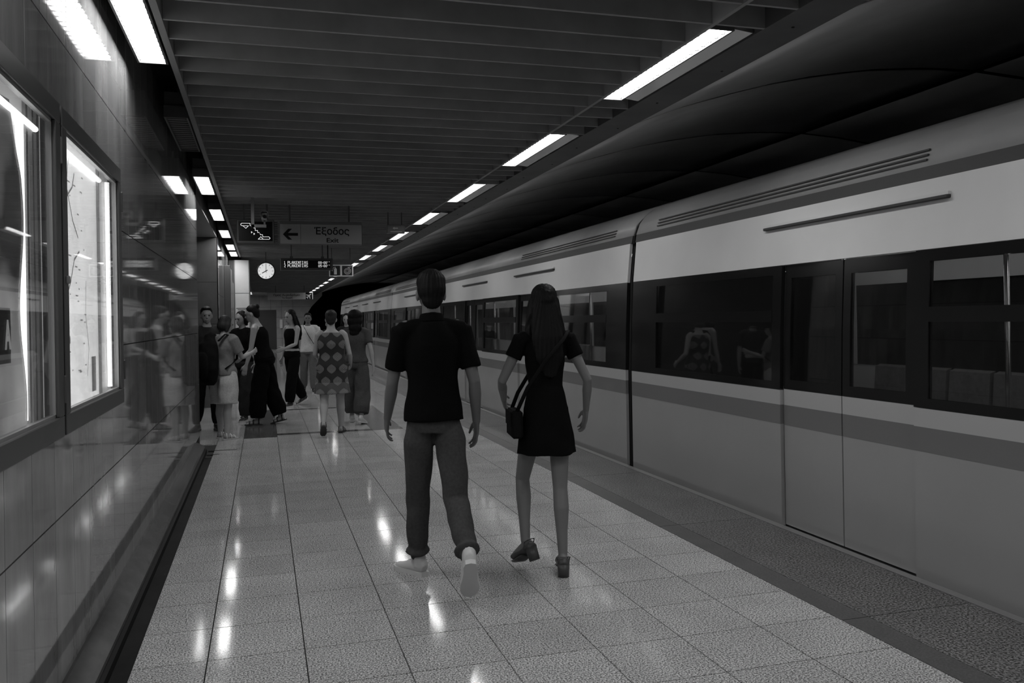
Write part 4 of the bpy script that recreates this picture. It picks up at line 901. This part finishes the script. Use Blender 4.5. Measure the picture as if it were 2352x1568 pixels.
for sd in (-1, 1):
    bm = bmesh.new(); tube(bm, [(sd * .08, -.15, .46), (sd * .105, -.06, .545), (sd * .12, .06, .52), (sd * .125, .135, .40), (sd * .14, .10, .22), (sd * .15, -.10, .10)], [(.022, .007)] * 6, 8); link('shoulder_strap', bm_mesh('ss', bm, True), bag_m, bp)

p = Person((-.76, 12.75), 195, 1.74, 'dark-haired man in dark clothes half hidden behind the backpack wearer', legs=((8, 6, 0, 8), (-8, 12, 10, 8)), head=(8, 6), skin=skin_a, voxel=.010)
p.body(); p.top(cl_dark, hem=.92, sleeve=.7, sl_r=.072, infl=.022); p.trousers(cl_black, wide=.01); p.hair(hair_dark, 'short'); p.shoes('sneaker', shoe_dark, shoe_dark)
p = Person((-.30, 13.85), 150, 1.70, 'person in dark top and wide dark trousers facing the exit', female=True, legs=((14, 8, 0, 8), (-14, 14, 18, 8)), arms=((15, 6, 50, 8), (10, 6, 50, 8)), head=(15, 10), skin=skin_a, voxel=.010)
p.body(); p.top(cl_black, hem=.95, sleeve=.9, sl_r=.062); p.trousers(cl_dark, wide=.035, length=.98); p.hair(hair_dark, 'bob'); p.shoes('sneaker', shoe_dark, shoe_white)
p = Person((.02, 13.1), 78, 1.77, 'woman in black tank top and wide black trousers striding towards the exit', female=True, build=1.12, legs=((9, 6, 0, 6), (-8, 12, 14, 6)), arms=((8, 6, 8), (-4, 10, 22)), lean=13, head=(0, 4), skin=skin_b, voxel=.009)
p.body(); p.top(cl_black, hem=.95, sleeve=0, tank=True, neck=1.42, name='tank_top'); p.trousers(cl_black2, wide=.055, length=.94, amp=.006); p.hair(hair_dark, 'bun'); p.shoes('sandal', shoe_dark, shoe_dark)
p = Person((.50, 15.8), 128, 1.74, 'woman in sleeveless black top and dark trousers with long hair', female=True, legs=((15, 8, 0, 8), (-16, 16, 22, 8)), arms=((18, 8, 55, 8), (-6, 10, 20)), head=(5, 10), skin=skin_b, voxel=.010)
p.body(); p.top(cl_black, hem=1.06, sleeve=0, tank=True, neck=1.42, name='crop_top'); p.trousers(cl_black, wide=.03, length=.98); p.hair(hair_dark, 'long'); p.shoes('sneaker', shoe_dark, shoe_white)
bm = bmesh.new(); 
for sd in (-1, 1): tube(bm, [p.TH((sd * .035 + .022 * math.cos(a), .075, 1.745 + .016 * math.sin(a))) for a in [2 * math.pi * k / 12 for k in range(13)]], [.003] * 13, 6)
p.raw(bm, 'sunglasses_on_head', steel)
p = Person((.93, 18.7), 176, 1.70, 'man in white tee with a dark cross-body strap facing the camera', legs=((10, 6, 0, 8), (-12, 14, 16, 8)), arms=((6, 9, 22), (-2, 9, 16)), head=(0, 0), skin=skin_c, voxel=.010)
p.body(); p.top(cl_white, hem=.90, sleeve=.75, sl_r=.078, infl=.026, name='tee_shirt'); p.trousers(cl_jeans, wide=.016, length=.97, name='jeans'); p.hair(hair_dark, 'short'); p.shoes('sneaker', shoe_dark, shoe_white)
bm = bmesh.new(); tube(bm, [p.T(q) for q in ((.10, .02, 1.475), (.07, .10, 1.42), (-.02, .155, 1.25), (-.12, .15, 1.08), (-.175, .07, .96), (-.17, -.06, .97), (-.06, -.15, 1.2), (.07, -.12, 1.42), (.10, -.02, 1.475))], [(.006, .020)] * 9, 8); s_ = p.raw(bm, 'cross_body_strap', bag_m)
bm = bmesh.new(); tube(bm, [p.T((.075 * math.cos(a), .01 + .075 * math.sin(a), 1.47 - .02 * math.sin(a))) for a in [2 * math.pi * k / 20 for k in range(21)]], [.004] * 21, 6, up=(0, 0, 1)); p.raw(bm, 'necklace', steel)
cb = empty('cross_body_bag', (1.13, 18.66, .84), R(176)); tag(cb, 'small dark bag at the hip of the man in white', 'bag')
bm = bmesh.new(); bx(bm, -.03, .03, -.08, .08, 0, .16, .012); link('pouch', bm_mesh('pouch', bm), bag_m, cb); bm = bmesh.new(); bx(bm, .0305, .036, -.075, .075, .08, .155, .002); link('flap', bm_mesh('flap', bm), bag_m, cb)
# patterned dress
pat = bpy.data.materials.new('dress_medallion_print'); pat.use_nodes = True
def medallion(m):
    nt = m.node_tree; N = nt.nodes; L = nt.links; b = N['Principled BSDF']; tc = N.new('ShaderNodeTexCoord'); sp_ = N.new('ShaderNodeSeparateXYZ'); L.new(tc.outputs['Object'], sp_.inputs[0])
    def mth(op, a, b_=None, c=None):
        n = N.new('ShaderNodeMath'); n.operation = op
        for i, q in enumerate((a, b_, c)):
            if q is None: continue
            if isinstance(q, (int, float)): n.inputs[i].default_value = q
            else: L.new(q, n.inputs[i])
        return n.outputs[0]
    zr = mth('DIVIDE', sp_.outputs['Z'], .16); row = mth('FLOOR', zr); fz = mth('SUBTRACT', mth('FRACT', zr), .5)
    off = mth('MULTIPLY', mth('MODULO', row, 2.0), .5); xr = mth('ADD', mth('DIVIDE', sp_.outputs['X'], .155), off); fx = mth('SUBTRACT', mth('FRACT', mth('ADD', xr, 10.0)), .5)
    r2 = mth('SQRT', mth('ADD', mth('POWER', mth('MULTIPLY', fx, 1.25), 2.0), mth('POWER', mth('MULTIPLY', fz, mth('ADD', 1.25, mth('MULTIPLY', mth('ABSOLUTE', fx), 1.6))), 2.0)))
    inside = mth('LESS_THAN', r2, .46); rings = mth('GREATER_THAN', mth('SINE', mth('MULTIPLY', r2, 46.0)), -.25); v = mth('MULTIPLY', inside, rings)
    pale = mth('LESS_THAN', sp_.outputs['Z'], .70); base = mth('ADD', .022, mth('MULTIPLY', pale, .07)); val = mth('ADD', base, mth('MULTIPLY', v, .22))
    cc = N.new('ShaderNodeCombineColor'); [L.new(val, cc.inputs[i]) for i in range(3)]; L.new(cc.outputs[0], b.inputs['Base Color']); b.inputs['Roughness'].default_value = .85
medallion(pat)
p = Person((.88, 11.62), -6, 1.66, 'woman in sleeveless medallion print dress walking away', female=True, build=1.15, legs=((-10, 34, 40, 4), (12, 6, 0, 12)), arms=((8, 10, 70, 10), (-6, 14, 62, 4)), skin=skin_b, voxel=.009)
p.body(); p.dress(pat, .585, (.245, .20), sleeve=0, infl=.030, folds=8, amp=.05); p.hair(hair_brown, 'bun'); p.shoes('sandal', shoe_dark, shoe_dark)
p = Person((1.32, 12.75), -18, 1.665, 'woman with big dark hair in long grey overalls and pale sneakers', female=True, build=1.05, legs=((14, 8, 0, 10), (-8, 14, 10, 10)), arms=((6, 8, 30), (-16, 16, 14)), skin=skin_b, voxel=.009)
p.body(); p.top(cl_overall, hem=.95, sleeve=.62, sl_r=.066, infl=.02, name='overall_top'); p.trousers(cl_overall, wide=.06, length=.84, amp=.006); p.hair(hair_dark, 'big', .006); p.shoes('sneaker', shoe_white, shoe_white)
p = Person((1.62, 17.3), 165, 1.66, 'dark-haired person glimpsed between the printed dress and the big hair', female=True, head=(0, 10), skin=skin_b, voxel=.011)
p.body(); p.top(cl_dark, sleeve=.6, sl_r=.066); p.trousers(cl_black, wide=.015); p.hair(hair_dark, 'bob'); p.shoes('sneaker', shoe_dark, shoe_white)
p = Person((1.56, 21.5), 180, 1.55, 'distant person just left of the printed dress', female=True, skin=skin_a, voxel=.012)
p.body(); p.top(cl_dark, sleeve=.6, sl_r=.066); p.trousers(cl_black, wide=.015); p.hair(hair_dark, 'bun'); p.shoes('sneaker', shoe_dark, shoe_white)
